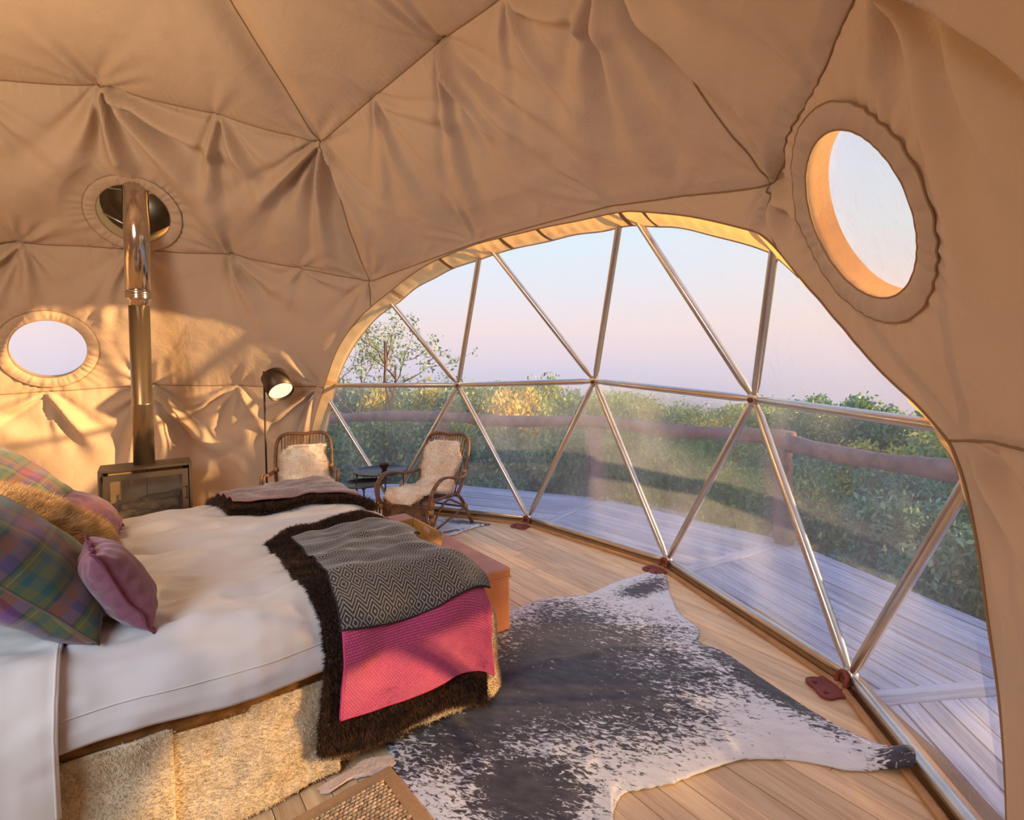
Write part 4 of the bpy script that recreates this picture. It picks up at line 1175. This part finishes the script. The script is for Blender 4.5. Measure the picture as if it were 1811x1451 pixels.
MB().lathe([(.001, .085), (.117, .085), (.117, .090), (.001, .090)], sc_, 32, Rl).part('diffuser', M_GLOW, shd, True, off=Z)
ld = bpy.data.lights.new('floor_lamp_bulb', 'SPOT'); ld.energy = 14; ld.color = (1, .74, .40); ld.spot_size = math.radians(120); ld.spot_blend = .6; ld.shadow_soft_size = .06
lo_ = bpy.data.objects.new('floor_lamp_bulb', ld); COL.objects.link(lo_); lo_.location = tuple(LP+sc_+ax*.13); lo_.rotation_euler = Vector(ax).to_track_quat('-Z', 'Y').to_euler()

# ------------------------------------------------------------------ side tables and bowl
M_TABLE = simple('gunmetal_table', (.075, .078, .085), .33, .7, .5)
def side_table(label, x, y, h, r, legs, a0):
    t = thing('side_table', label, 'table', (x, y, 0), 0, 'round metal side tables between the chairs')
    MB().lathe([(.001, h-.012), (r-.004, h-.012), (r, h-.008), (r, h+.004), (r-.004, h+.004), (r-.007, h-.003), (.001, h-.003)], Z, 56).part('table_top', M_TABLE, t, True, off=Z)
    for k in range(legs):
        a = a0+k*2*PI/legs; p = V(math.cos(a), math.sin(a), 0)*(r-.03)
        MB().tube([p+V(0, 0, h-.012), p*1.04+V(0, 0, .0)], .0085, 10).part('leg', M_TABLE, t, True, off=Z)
        MB().lathe([(.001, h-.030), (.014, h-.030), (.022, h-.012), (.001, h-.012)], p, 12).part('leg_socket', M_TABLE, t, True, off=Z)
    return t
side_table('taller round dark metal side table with the small bowl on it', 1.165, 3.285, .505, .262, 4, .35)
side_table('lower round dark metal side table tucked under the taller one', 1.03, 3.08, .425, .205, 3, -1.35)
bw = thing('bowl', 'small dark brown bowl standing on the taller side table', 'bowl', (1.20, 3.30, .503))
MB().lathe([(.001, 0), (.024, 0), (.024, .010), (.040, .028), (.052, .060), (.054, .066), (.050, .066), (.038, .034), (.001, .018)], Z, 32).part('shell', simple('dark_glaze', srgb(62, 40, 36), .3), bw, True, off=Z)

# ------------------------------------------------------------------ rattan armchairs with sheepskins
M_RATTAN = simple('brown_rattan', srgb(86, 57, 40), .45, 0, .5, col2=srgb(132, 94, 66), nscale=14, bscale=60, bstr=.2, bdist=.003)
M_BIND = simple('pale_cane_binding', srgb(176, 136, 92), .55, col2=srgb(146, 106, 66), nscale=60)
def rattan_chair(label, loc, rot):
    c = thing('rattan_armchair', label, 'chair', loc, rot, 'rattan armchairs by the window')
    T = lambda p, r=.013, sm=6, name='cane': MB().tube(p, r, 10, sm).part(name, M_RATTAN, c, True, off=Z)
    back = [(-.235, .16, .30), (-.262, .24, .46), (-.268, .31, .66), (-.25, .355, .80), (-.19, .375, .862), (-.09, .380, .868), (0, .378, .860), (.09, .380, .868), (.19, .375, .862), (.25, .355, .80), (.268, .31, .66), (.262, .24, .46), (.235, .16, .30)]
    T(back, .0175, 6, 'back_frame')
    bp, _ = smooth_path(np.array(back), np.zeros(13), 10)
    m = MB()
    for x in np.linspace(-.215, .215, 15):
        q = bp[np.argmin(np.abs(bp[:, 0]-x)+5*(bp[:, 2] < .7))]
        m.tube([(x*.92, .17, .31), (x*.97, .27, .55), (q[0], q[1], q[2])], .0062, 6, 3)
    m.part('back_spindles', M_RATTAN, c, True, off=Z, kind='stuff')
    m = MB()
    for x in np.linspace(-.255, .255, 27):
        k = 1-.12*(abs(x)/.255)**2
        m.tube([(x*.9, .19, .315), (x*.97, 0, .325), (x, -.20, .355), (x, -.275, .335), (x, -.315, .26), (x, -.315, .16), (x, -.285, .075)], .0066, 6, 4)
    m.part('seat_rods', M_RATTAN, c, True, off=Z, kind='stuff')
    for z, y in ((.30, -.30), (.165, -.305), (.075, -.275)): T([(-.262, y, z), (0, y-.008, z), (.262, y, z)], .0085, 4, 'apron_rail')
    T([(-.25, .18, .305), (.25, .18, .305)], .013, 3, 'rear_rail'); T([(-.265, -.2, .335), (.265, -.2, .335)], .012, 3, 'front_rail')
    for s in (-1, 1):
        T([(s*.272, -.275, 0), (s*.272, -.272, .15), (s*.270, -.262, .34)], .0165, 4, 'leg')
        T([(s*.235, .13, .345), (s*.262, .20, .27), (s*.280, .265, .14), (s*.298, .335, 0)], .0165, 5, 'leg')
        T([(s*.262, -.26, .345), (s*.265, -.05, .350), (s*.250, .12, .338)], .0135, 4, 'seat_rail')
        T([(s*.272, -.27, .10), (s*.272, -.17, .24), (s*.272, -.03, .315), (s*.275, .10, .265), (s*.282, .22, .20)], .0105, 6, 'side_arch')
        T([(s*.272, -.27, .075), (s*.284, .24, .195)], .011, 3, 'stretcher')
        arm = [(s*.262, .262, .52), (s*.305, .20, .505), (s*.325, .06, .505), (s*.335, -.10, .545), (s*.338, -.22, .540), (s*.332, -.315, .465), (s*.315, -.335, .37), (s*.288, -.30, .27), (s*.272, -.272, .20)]
        a = np.array(arm)
        am = link('arm', MB().tube(a, .0125, 10, 6).mesh('arm', M_RATTAN, True), c)
        link('cane', MB().tube(a+V(s*-.022, .004, -.004), .0115, 10, 6).mesh('cane', M_RATTAN, True), am)
        for p in ((s*.262, .255, .53), (s*.272, -.272, .19), (s*.270, -.265, .325), (s*.283, .235, .20), (s*.284, -.30, .27)):
            MB().lathe([(.017, -.02), (.024, -.018), (.0255, 0), (.024, .018), (.017, .02)], p, 12).part('binding', M_BIND, c, True, off=Z)
    T([(-.28, .26, .18), (.28, .26, .18)], .010, 3, 'rear_stretcher')
    return c
def rot_to(f): return math.atan2(f[1], f[0])+PI/2        # chair front is local -y
CH1 = (1.655, 2.885, 0); R1 = rot_to((-.55, -.83)); CH2 = (.425, 3.21, 0); R2 = rot_to((.22, -.97))
rattan_chair('rattan armchair beside the tall window tubes, right of the tables', CH1, R1)
rattan_chair('rattan armchair near the floor lamp, left of the tables', CH2, R2)
def chair_skin(label, loc, rot, seed, shift, wide, top=.80):
    prof = [(-.330, .315), (-.305, .360), (-.235, .385), (-.10, .368), (.03, .352), (.125, .365), (.185, .44), (.235, .56), (.283, .69), (.283+(top-.69)*.36, top-.012), (.283+(top-.69)*.38, top)]
    P, _ = smooth_path(np.array([(0, a, b) for a, b in prof], float), np.zeros(len(prof)), 6)
    n = len(P); m = 40
    t = np.linspace(0, 1, n)
    hw = np.interp(t, [0, .08, .2, .38, .5, .62, .78, .9, 1], [.10, .16, .215*wide, .24*wide, .20*wide, .205, .20, .165, .05])
    r = np.random.default_rng(seed)
    el = hw*(1+.10*np.sin(t*19+seed)+.06*np.sin(t*41+seed*2)); er = hw*(1+.10*np.sin(t*21+seed*3)+.06*np.sin(t*37+seed))
    q = np.linspace(0, 1, m)
    X = (-el[:, None]*(1-q)+er[:, None]*q)+shift*np.interp(t, [0, .3, .5, 1], [-.6, -1, .1, .7])[:, None]
    G = np.zeros((n, m, 3)); G[..., 0] = X; G[..., 1] = P[:, 1][:, None]; G[..., 2] = P[:, 2][:, None]
    tn = unit(np.gradient(P, axis=0)); nn = np.stack([tn[:, 0]*0, -tn[:, 2], tn[:, 1]], -1)
    over = np.maximum(0, np.abs(X)-.235)
    bump_ = .020+.016*fbm(np.stack([X, t[:, None]+X*0, X*0], -1), 7, seed, 3)+.035*np.exp(-((t[:, None]-.46)/.05)**2)*np.exp(-((X+.02)/.16)**2)
    G = G+nn[:, None]*bump_[..., None]
    seat = (t[:, None] < .5)*np.ones_like(X)
    G[..., 2] += seat*over*.5
    G[..., 1] -= (1-seat)*over*.9
    n2 = grid_normals(G)
    if (n2*nn[:, None]).sum(-1).mean() < 0: n2 = -n2
    o = thing('sheepskin', label, 'sheepskin', loc, rot, 'sheepskins on the chairs')
    c = link('pelt', raw_mesh('pelt', G.reshape(-1, 3), grid_faces(n, m), M_SHEEP), o)
    md = c.modifiers.new('thickness', 'SOLIDIFY'); md.thickness = .014; md.offset = 0
    link('wool', fur_mesh('wool', G, n2, 15000, .030, .0048, (0, 0, -.3), M_SHEEPH, seed, .6), c, kind='stuff')
    for sl, sgn in ((slice(0, 3), -1), (slice(m-3, m), 1)):
        link('wool', fur_mesh('wool', G[:, sl], unit(n2[:, sl]*.5+V(sgn, 0, 0)), 3500, .030, .0048, (0, 0, -.2), M_SHEEPH, seed+3+sgn, .5), c, kind='stuff')
    return o
chair_skin('cream sheepskin draped over the right rattan armchair', CH1, R1, 301, .02, 1.0)
chair_skin('cream sheepskin with a rusty patch spread over the left rattan armchair', CH2, R2, 302, .03, 1.25, .755)

# ------------------------------------------------------------------ cowhides and woven rug
def cowhide_material(name, seed, patch):
    s = Sh(name); tc = s.n('ShaderNodeTexCoord')
    mp = s.n('ShaderNodeMapping'); mp.inputs['Location'].default_value = (seed*3.1, seed*1.7, 0); mp.inputs['Rotation'].default_value = (0, 0, .45); s.l(tc.outputs['Object'], mp.inputs[0])
    st = s.n('ShaderNodeMapping'); st.inputs['Scale'].default_value = (1, 2.2, 1); s.l(mp.outputs[0], st.inputs[0])
    big = s.noise(mp.outputs[0], 1.5, 4, .6, .5)
    sp = s.n('ShaderNodeTexVoronoi'); sp.inputs['Scale'].default_value = 32; s.l(st.outputs[0], sp.inputs['Vector'])
    fine = s.noise(st.outputs[0], 30, 5, .68, .7)
    # distance from the dark saddle of the hide
    ds = []
    for (cx, cy, rx, ry, ro) in patch:
        m = s.n('ShaderNodeMapping'); m.vector_type = 'TEXTURE'; m.inputs['Location'].default_value = (cx, cy, 0); m.inputs['Rotation'].default_value = (0, 0, ro); m.inputs['Scale'].default_value = (rx, ry, 1); s.l(tc.outputs['Object'], m.inputs[0])
        ln = s.n('ShaderNodeVectorMath', operation='LENGTH'); s.l(m.outputs[0], ln.inputs[0]); ds.append(ln.outputs['Value'])
    d = ds[0]
    for x in ds[1:]: d = s.math('MINIMUM', d, x)
    d = s.math('ADD', d, s.math('MULTIPLY', s.math('SUBTRACT', big, .5), 1.5))
    body = s.math('MULTIPLY', s.math('SUBTRACT', 1.05, d), 1.0)
    body = s.math('MINIMUM', s.math('MAXIMUM', body, -.70), 1.0)
    sig = s.math('ADD', body, s.math('MULTIPLY', s.math('SUBTRACT', fine, .5), 4.2))
    dark = s.ramp(s.math('ADD', s.math('MULTIPLY', sig, .5), .5), [(.44, (0, 0, 0)), (.60, (1, 1, 1))])
    wh = s.ramp(s.noise(st.outputs[0], 9, 4), [(.3, srgb(214, 216, 224)), (.7, srgb(232, 234, 240))])
    bk = s.ramp(s.noise(st.outputs[0], 14, 4), [(.3, srgb(42, 41, 50)), (.75, srgb(80, 78, 90))])
    c = s.mix(dark, wh, bk)
    nb = s.bump(s.noise(st.outputs[0], 120, 4, .7), .25, .004)
    return s.done(s.bsdf(c, .62, 0, .3, nb, .2))
def hide(name, label, pts, centre, mat, seed, amp=.006, group=None, lift=None):
    p, _ = smooth_path(np.array([(a, b, 0) for a, b in pts]+[(*pts[0], 0)], float), np.zeros(len(pts)+1), 8)
    p = p[:-1]; n = len(p); k = 46
    cx = V(*centre, 0)
    t = np.linspace(0, 1, k)[:, None, None]
    rs = np.random.default_rng(seed)
    p = p+.0022*rs.normal(size=(n, 1))*unit(p-cx)
    G = cx+(p[None]-cx)*(1-t)            # edge first
    z = .010+amp*(fbm(G*V(1, 1, 0), 3.2, seed, 3)+.6)+.012*np.exp(-((fbm(G*V(1, 1, 0), 1.6, seed+4, 2))/.06)**2)*.6
    edge = t[..., 0]
    z = z*np.clip(.45+edge*6, 0, 1)+.003*np.sin(np.arange(n)*.11)[None]*np.exp(-edge*20)
    if lift: z = z+lift[2]*np.exp(-((G[..., 0]-lift[0])**2+(G[..., 1]-lift[1])**2)/.085**2)
    G[..., 2] = np.maximum(z, .006)
    o = thing(name, label, 'cowhide', (cx[0], cx[1], 0), 0, group)
    f = grid_faces(k, n, True)
    me = raw_mesh('pelt', (G-cx).reshape(-1, 3), f, mat)
    c = link('pelt', me, o)
    md = c.modifiers.new('thickness', 'SOLIDIFY'); md.thickness = .005; md.offset = 1
    return o, G-cx
HP = [(2.299, 1.023), (2.555, 1.176), (2.829, 1.198), (3.0, 1.30), (3.13, 1.40), (3.456, 1.545), (3.50, 1.44), (3.43, 1.153), (3.38, .864), (3.415, .639), (3.36, .50), (3.449, .38), (3.508, .18), (3.602, -.111), (3.679, -.278), (3.753, -.388), (3.80, -.493),
      (3.765, -.575), (3.669, -.532), (3.539, -.507), (3.433, -.454), (3.313, -.416), (3.153, -.40), (2.997, -.434), (2.866, -.474), (2.751, -.487), (2.649, -.50), (2.59, -.57), (2.55, -.70), (2.45, -.86), (2.32, -.90), (2.22, -.80), (2.20, -.66), (2.08, -.60), (1.97, -.60), (1.84, -.42), (1.788, -.285), (1.738, -.169), (1.72, .0), (1.80, .30), (1.98, .70), (2.15, .92)]
M_COW = cowhide_material('black_white_cowhide', 1.0, [(-.05, .20, .52, .52, .4), (-.55, -.22, .55, .38, .2), (-.15, -.10, .70, .42, .0), (.80, -.22, .44, .10, -1.25), (1.06, -.80, .12, .12, 0), (.55, .95, .22, .10, .5), (-.45, -.72, .22, .2, 0)])
cow, cg = hide('cowhide_rug', 'large black and white speckled cowhide rug on the floor between bed and window', HP, (2.72, .28), M_COW, 401, group='cowhides on the floor', lift=(3.80, -.53, .075))
HP2 = [(1.50, 3.05), (1.66, 3.20), (1.86, 3.16), (2.05, 3.06), (2.20, 2.97), (2.26, 2.92), (2.17, 2.88), (2.02, 2.77), (1.93, 2.66), (1.80, 2.60), (1.62, 2.58), (1.45, 2.66), (1.36, 2.84)]
M_COW2 = cowhide_material('small_cowhide', 5.0, [(.22, .12, .30, .07, -.38), (.38, .06, .12, .06, -.3), (.05, -.16, .20, .04, .5), (-.3, .1, .2, .16, 0)])
hide('cowhide_rug', 'small black and white cowhide under the right rattan armchair', HP2, (1.82, 2.88), M_COW2, 402, .004, group='cowhides on the floor')
HP3 = [(1.50, -.33), (1.60, -.26), (1.66, -.20), (1.78, -.19), (1.80, -.235), (1.755, -.262), (1.70, -.285), (1.62, -.30), (1.55, -.36)]
M_PINKSK = simple('pale_pink_fleece', srgb(214, 184, 168), .95, 0, .1, col2=srgb(228, 206, 192), nscale=20, bscale=60, bstr=.6, bdist=.01)
o3, g3 = hide('fleece_scrap', 'pale fleece end lying on the floor at the foot of the bed skirt', HP3, (1.65, -.26), M_PINKSK, 403, .008)
o3['category'] = 'sheepskin'

def sisal():
    s = Sh('chunky_sisal'); co = s.coord('Object', (1, 1, 1), (0, 0, -.536))
    v = s.n('ShaderNodeTexVoronoi'); v.inputs['Scale'].default_value = 60; v.inputs['Randomness'].default_value = .55
    mp = s.n('ShaderNodeMapping'); mp.inputs['Scale'].default_value = (.75, 1.25, 1); s.l(co, mp.inputs[0]); s.l(mp.outputs[0], v.inputs['Vector'])
    c = s.ramp(v.outputs['Distance'], [(.1, srgb(214, 186, 150)), (.45, srgb(172, 138, 100)), (.75, srgb(88, 62, 40))])
    c = s.mix(.4, c, v.outputs['Color'], 'SOFT_LIGHT')
    nb = s.bump(v.outputs['Distance'], 1.0, -.008)
    return s.done(s.bsdf(c, .9, 0, .1, nb))
cx = V(1.762, -.257, 0); d1 = unit(V(1.478-1.762, -.461+.257, 0)); d2 = unit(V(1.937-1.762, -.522+.257, 0))
rug = thing('sisal_rug', 'coarse woven sisal rug with a taped edge at the bottom of the picture', 'rug', tuple(cx))
Lr, Wr = 1.6, 1.0; bw_ = .052
quad = lambda a0, a1, b0, b1: [d1*a0+d2*b0, d1*a1+d2*b0, d1*a1+d2*b1, d1*a0+d2*b1]
MB().prism(np.array(quad(bw_*.8, Lr-bw_, bw_*.8, Wr-bw_))[:, :2], .002, .017).part('weave', sisal(), rug, off=(0, 0, 0))
M_TAPE = simple('rug_tape', srgb(170, 132, 92), .85, col2=srgb(186, 150, 110), nscale=120, bscale=300, bstr=.4, bdist=.002)
for q in (quad(0, Lr, 0, bw_), quad(0, Lr, Wr-bw_, Wr), quad(0, bw_, bw_, Wr-bw_), quad(Lr-bw_, Lr, bw_, Wr-bw_)):
    MB().prism(np.array(q)[:, :2], .001, .0195).part('edge_tape', M_TAPE, rug, off=(0, 0, 0), bevel=.004)
# knots of the weave: real bumps on the near part of the rug
m_kn = MB()
base = MB().lathe([(.001, -.004), (.7, -.002), (1, .25), (.75, .75), (.001, 1)], Z, 6)
bv = np.concatenate(base.v); bf = base.f; VS = []; FS = []
rr_ = np.random.default_rng(8); cnt = 0
for i in range(int((Lr*.55-bw_)/.019)):
    for j in range(int((Wr*.6-bw_)/.0155)):
        p = d1*(bw_+.008+(i+.5*(j % 2))*.019)+d2*(bw_+.006+j*.0155)
        s3 = V(.0105, .0075, .009)*rr_.uniform(.8, 1.15)
        vv = bv*s3; vv = vv[:, :1]*d1+vv[:, 1:2]*d2+vv[:, 2:]*V(0, 0, 1)+p+V(0, 0, .015)
        VS.append(vv); FS += [tuple(x+cnt for x in f_) for f_ in bf]; cnt += len(bv)
M_KNOT = simple('sisal_knot', srgb(176, 142, 106), .9, 0, .1, col2=srgb(222, 196, 162), nscale=70, island=.28)
link('knots', raw_mesh('knots', np.concatenate(VS), FS, M_KNOT), rug, kind='stuff')

# ------------------------------------------------------------------ outdoors: ground, shrubs, trees
M_GROUND = simple('dry_grass_ground', srgb(120, 112, 74), .95, 0, .1, col2=srgb(150, 134, 90), nscale=.6, bscale=6, bstr=.5, bdist=.08)
na_, nr_ = 140, 60
aa = np.linspace(-PI, PI, na_+1)[:-1]; rr = np.r_[np.linspace(4.2, 12, 12), np.geomspace(13, 240, nr_-12)]
A_, R_ = np.meshgrid(aa, rr, indexing='xy')
zz = np.interp(R_, [4, 6, 10, 20, 35, 70, 120, 240], [-.9, -1.0, -1.5, -2.4, -4.2, -9, -20, -70])
for (ga, gr, gw, gh) in ((60, 66, 8, 5.0), (49, 72, 7, 4.6)):
    zz = zz+gh*np.exp(-((R_*np.cos(A_)-gr*math.cos(math.radians(ga)))**2+(R_*np.sin(A_)-gr*math.sin(math.radians(ga)))**2)/gw**2)
P = np.stack([R_*np.cos(A_), R_*np.sin(A_), zz], -1)
P[..., 2] += fbm(P*V(1, 1, 0), .06, 5, 3)*np.interp(R_, [4, 10, 60, 240], [.05, .2, .55, 2])
gd = structure('ground', (0, 0, 0), raw_mesh('ground', P.reshape(-1, 3), grid_faces(nr_, na_, True), M_GROUND))

def leaf_material(name, stops):
    s = Sh(name); g = s.n('ShaderNodeNewGeometry'); oi = s.n('ShaderNodeObjectInfo')
    c = s.ramp(g.outputs['Random Per Island'], stops)
    c = s.mix(1.0, c, s.ramp(oi.outputs['Random'], [(0, (1.3, 1.6, 1.7)), (.5, (1.65, 1.85, 1.8)), (1, (1.9, 1.85, 1.4))]), 'MULTIPLY')
    d = s.bsdf(c, .55, 0, .35)
    t = s.n('ShaderNodeBsdfTranslucent'); s.l(c, t.inputs[0])
    m = s.n('ShaderNodeMixShader'); m.inputs[0].default_value = .3; s.l(d, m.inputs[1]); s.l(t.outputs[0], m.inputs[2])
    return s.done(m.outputs[0])
M_LEAF = leaf_material('shrub_leaves', [(0, srgb(66, 96, 62)), (.45, srgb(98, 128, 78)), (.8, srgb(150, 154, 88)), (1, srgb(196, 176, 92))])
M_LEAF2 = leaf_material('grey_green_leaves', [(0, srgb(72, 100, 84)), (.6, srgb(108, 132, 104)), (1, srgb(156, 158, 118))])
M_LEAF3 = leaf_material('golden_leaves', [(0, srgb(112, 110, 58)), (.5, srgb(168, 148, 70)), (1, srgb(206, 176, 84))])
M_BARK = simple('grey_bark', srgb(132, 108, 92), .9, 0, .1, col2=srgb(98, 78, 66), nscale=14)
def leaf_cloud(name, blobs, n, size, mat, seed):
    r = np.random.default_rng(seed)
    bl = np.array(blobs, float); wgt = (bl[:, 3]*bl[:, 4])**1.0; k = r.choice(len(bl), n, p=wgt/wgt.sum())
    d = unit(r.normal(size=(n, 3))); rad = r.random((n, 1))**.30*(1+.18*r.normal(size=(n, 1)))
    p = bl[k, :3]+d*rad*np.stack([bl[k, 3], bl[k, 3], bl[k, 4]], -1)
    a = unit(d*.6+r.normal(size=(n, 3))); b = unit(np.cross(a, r.normal(size=(n, 3))))
    L = size*(.6+.8*r.random((n, 1)))
    v = np.stack([p-a*L*.5, p+b*L*.24, p+a*L*.5, p-b*L*.24], 1).reshape(-1, 3)
    return raw_mesh(name, v, np.arange(4*n).reshape(-1, 4), mat, smooth=False)
def shrub_proto(seed, n, mat, size=.052):
    r = np.random.default_rng(seed); blobs = []
    for _ in range(13):
        a = r.uniform(0, 2*PI); q = r.uniform(0, .75); z = r.uniform(.15, .80)
        blobs.append((q*math.cos(a), q*math.sin(a), z, r.uniform(.24, .40)*(1.15-.4*z), r.uniform(.16, .28)))
    for _ in range(5):
        a = r.uniform(0, 2*PI); q = r.uniform(0, .5); blobs.append((q*math.cos(a), q*math.sin(a), r.uniform(.75, .92), r.uniform(.10, .18), r.uniform(.12, .2)))
    leaves = leaf_cloud('foliage', blobs, n, size, mat, seed+1)
    m = MB()
    for b in blobs[:8]: m.tube([(0, 0, -.25), (b[0]*.4, b[1]*.4, b[2]*.4), (b[0], b[1], b[2])], [.035, .024, .01], 6, 3)
    return leaves, m.mesh('stems', M_BARK, True)
PROTO = [shrub_proto(501, 21000, M_LEAF), shrub_proto(502, 21000, M_LEAF2), shrub_proto(503, 21000, M_LEAF), shrub_proto(504, 17000, M_LEAF3), shrub_proto(505, 21000, M_LEAF2)]
def ground_z(r): return float(np.interp(r, [4, 6, 10, 20, 35, 70, 120, 240], [-.9, -1.0, -1.5, -2.4, -4.2, -9, -20, -70]))
SHR = random.Random(77)
KIND = ['olive green leafy shrub', 'grey green dense shrub', 'mid green bushy shrub', 'golden yellow leafy shrub', 'dull green spreading shrub']
ORD = ['first', 'second', 'third', 'fourth', 'fifth', 'sixth', 'seventh', 'eighth', 'ninth', 'tenth', 'eleventh', 'twelfth', 'thirteenth', 'fourteenth', 'fifteenth', 'sixteenth', 'seventeenth', 'eighteenth', 'nineteenth']
def shrub(kind, az, r, top, width, group, where):
    a = math.radians(az); zg = ground_z(r); h = top-zg
    o = thing('shrub', KIND[kind]+' '+where, 'shrub', (r*math.cos(a), r*math.sin(a), zg), SHR.uniform(0, 6.28), group)
    for me in PROTO[kind]:
        c = link(me.name.split('.')[0], me, o); c.scale = (width, width, h)
    return o
# first row hugs the deck, the next rows stand further down the slope
k = 0
n_ = len(np.arange(2, 118, 7.2))
for i_, az in enumerate(np.arange(2, 118, 7.2)):
    top = float(np.interp(az, [0, 20, 35, 60, 85, 118], [.15, .30, .35, .55, .75, .8]))+SHR.uniform(-.12, .12)
    shrub([2, 0, 1, 4, 2, 0][k % 6], az+SHR.uniform(-2, 2), SHR.uniform(6.5, 7.3), top, SHR.uniform(.95, 1.25), 'shrubs along the deck edge', ORD[n_-1-i_]+' from the left in the row behind the log railing'); k += 1
n_ = len(np.arange(-2, 116, 6.6))
for i_, az in enumerate(np.arange(-2, 116, 6.6)):
    top = float(np.interp(az, [0, 20, 35, 50, 60, 70, 85, 118], [.25, .45, .45, .35, .55, .78, .95, 1.0]))+SHR.uniform(-.28, .26)
    shrub([0, 3, 1, 2, 3, 4][k % 6], az+SHR.uniform(-2, 2), SHR.uniform(8.8, 10.4), top, SHR.uniform(1.3, 1.7), 'shrubs of the second row', ORD[n_-1-i_]+' from the left in the second row beyond the railing'); k += 1
n_ = len(np.arange(8, 112, 6.2))
for i_, az in enumerate(np.arange(8, 112, 6.2)):
    top = float(np.interp(az, [8, 25, 40, 52, 58, 66, 75, 90, 112], [.45, .55, .55, .15, -.3, .10, .75, .9, .9]))+SHR.uniform(-.38, .36)
    shrub([4, 2, 0, 1, 3][k % 5], az+SHR.uniform(-2, 2), SHR.uniform(13, 17), top, SHR.uniform(1.8, 2.5), 'shrubs further down the slope', ORD[n_-1-i_]+' from the left further down the slope'); k += 1
n_ = len(np.arange(20, 105, 8.5))
for i_, az in enumerate(np.arange(20, 105, 8.5)):
    top = float(np.interp(az, [20, 40, 52, 66, 80, 105], [.2, .2, -.5, -.4, .3, .3]))+SHR.uniform(-.2, .2)
    shrub([1, 4, 2][k % 3], az+SHR.uniform(-3, 3), SHR.uniform(21, 27), top, SHR.uniform(2.6, 3.4), 'distant shrubs', ORD[n_-1-i_]+' from the left among the most distant shrubs'); k += 1

# bushes and two open-crowned trees towards the low sun, to the right of the window
for i_, (x, y, top, wd, kd) in enumerate(((11.5, 1.7, 1.75, 1.3, 0), (12.5, 2.9, 2.2, 1.6, 2), (12.2, 4.3, 2.35, 1.7, 1), (12.0, 5.6, 2.2, 1.6, 4), (11.0, .4, 1.0, 1.1, 2), (12.0, -2.75, 1.62, .85, 0), (12.5, -2.6, 1.2, 1.3, 1))):
    r = math.hypot(x, y)
    shrub(kd, math.degrees(math.atan2(y, x)), r, top, wd, 'shrubs on the sunny side', ORD[i_]+' of those towards the low sun beyond the right edge')

def branch_tree(label, loc, h, seed, spread, nleaf, lsize, mat, lean=(0, 0), levels=4, leaf_r=.22, first=.3, group=None, thick=.009):
    r = np.random.default_rng(seed); m = MB(); tips = []
    def grow(p, d, L, rad, lv):
        n = 4; pts = [p]; q = p.copy(); dd = d.copy()
        for i in range(n):
            dd = unit(dd+r.normal(size=3)*.16+V(0, 0, .03)); q = q+dd*L/n; pts.append(q.copy())
        m.tube(pts, np.linspace(rad, rad*.55, n+1), 5 if lv > 1 else 7)
        if lv >= levels: tips.append(q); return
        for _ in range(r.integers(2, 4)):
            nd = unit(dd+r.normal(size=3)*spread); 
            grow(pts[r.integers(2, n+1)], nd, L*r.uniform(.62, .86), rad*.55, lv+1)
        tips.append(q)
    grow(V(0, 0, 0), unit(V(lean[0], lean[1], 1)), h*first, h*thick+.012, 0)
    o = thing('tree', label, 'tree', loc, 0, group)
    link('branches', m.mesh('branches', M_BARK, True), o)
    bl = [(*t, leaf_r*r.uniform(.5, 1.2), leaf_r*r.uniform(.4, .9)) for t in tips]
    link('foliage', leaf_cloud('foliage', bl, nleaf, lsize, mat, seed+9), o)
    return o
branch_tree('sparse spindly tree with thin bare branches rising at the left of the window', (.35, 6.9, -1.1), 5.0, 611, .62, 3600, .055, M_LEAF2, (.05, .0), 5, .16, .34)
fr_ = np.random.default_rng(91); m = MB(); bl = []
m.tube([(0, 0, 0), (.05, .04, 1.2), (0, .1, 2.4), (-.05, .05, 3.45)], [.11, .09, .07, .05], 8, 4)
for k_ in range(30):
    p_ = V(fr_.uniform(-.7, .7), fr_.uniform(-1.15, 1.35), fr_.uniform(3.70, 4.15)); q_ = V(0, .08, fr_.uniform(2.6, 3.45))
    if k_ > 19: p_ = V(fr_.uniform(-.7, .7), fr_.uniform(-2.0, -.85), fr_.uniform(2.95, 3.6)); q_ = V(0, .08, fr_.uniform(2.0, 2.8))
    m.tube([q_, q_*.5+p_*.5+V(0, 0, .12), p_], [.03, .02, .008], 5, 3); bl.append((*p_, fr_.uniform(.16, .30), fr_.uniform(.08, .18)))
tr_ = thing('tree', 'flat crowned open tree standing towards the low sun beyond the railing', 'tree', (13.8, -.9, -1.8))
link('branches', m.mesh('branches', M_BARK, True), tr_)
link('foliage', leaf_cloud('foliage', bl, 2500, .12, M_LEAF, 92), tr_)
branch_tree('slender leafy sapling growing just beyond the middle deck post', (4.3, 5.6, -1.0), 2.2, 631, .40, 900, .07, M_LEAF3, (0, 0), 4, .16, .42)
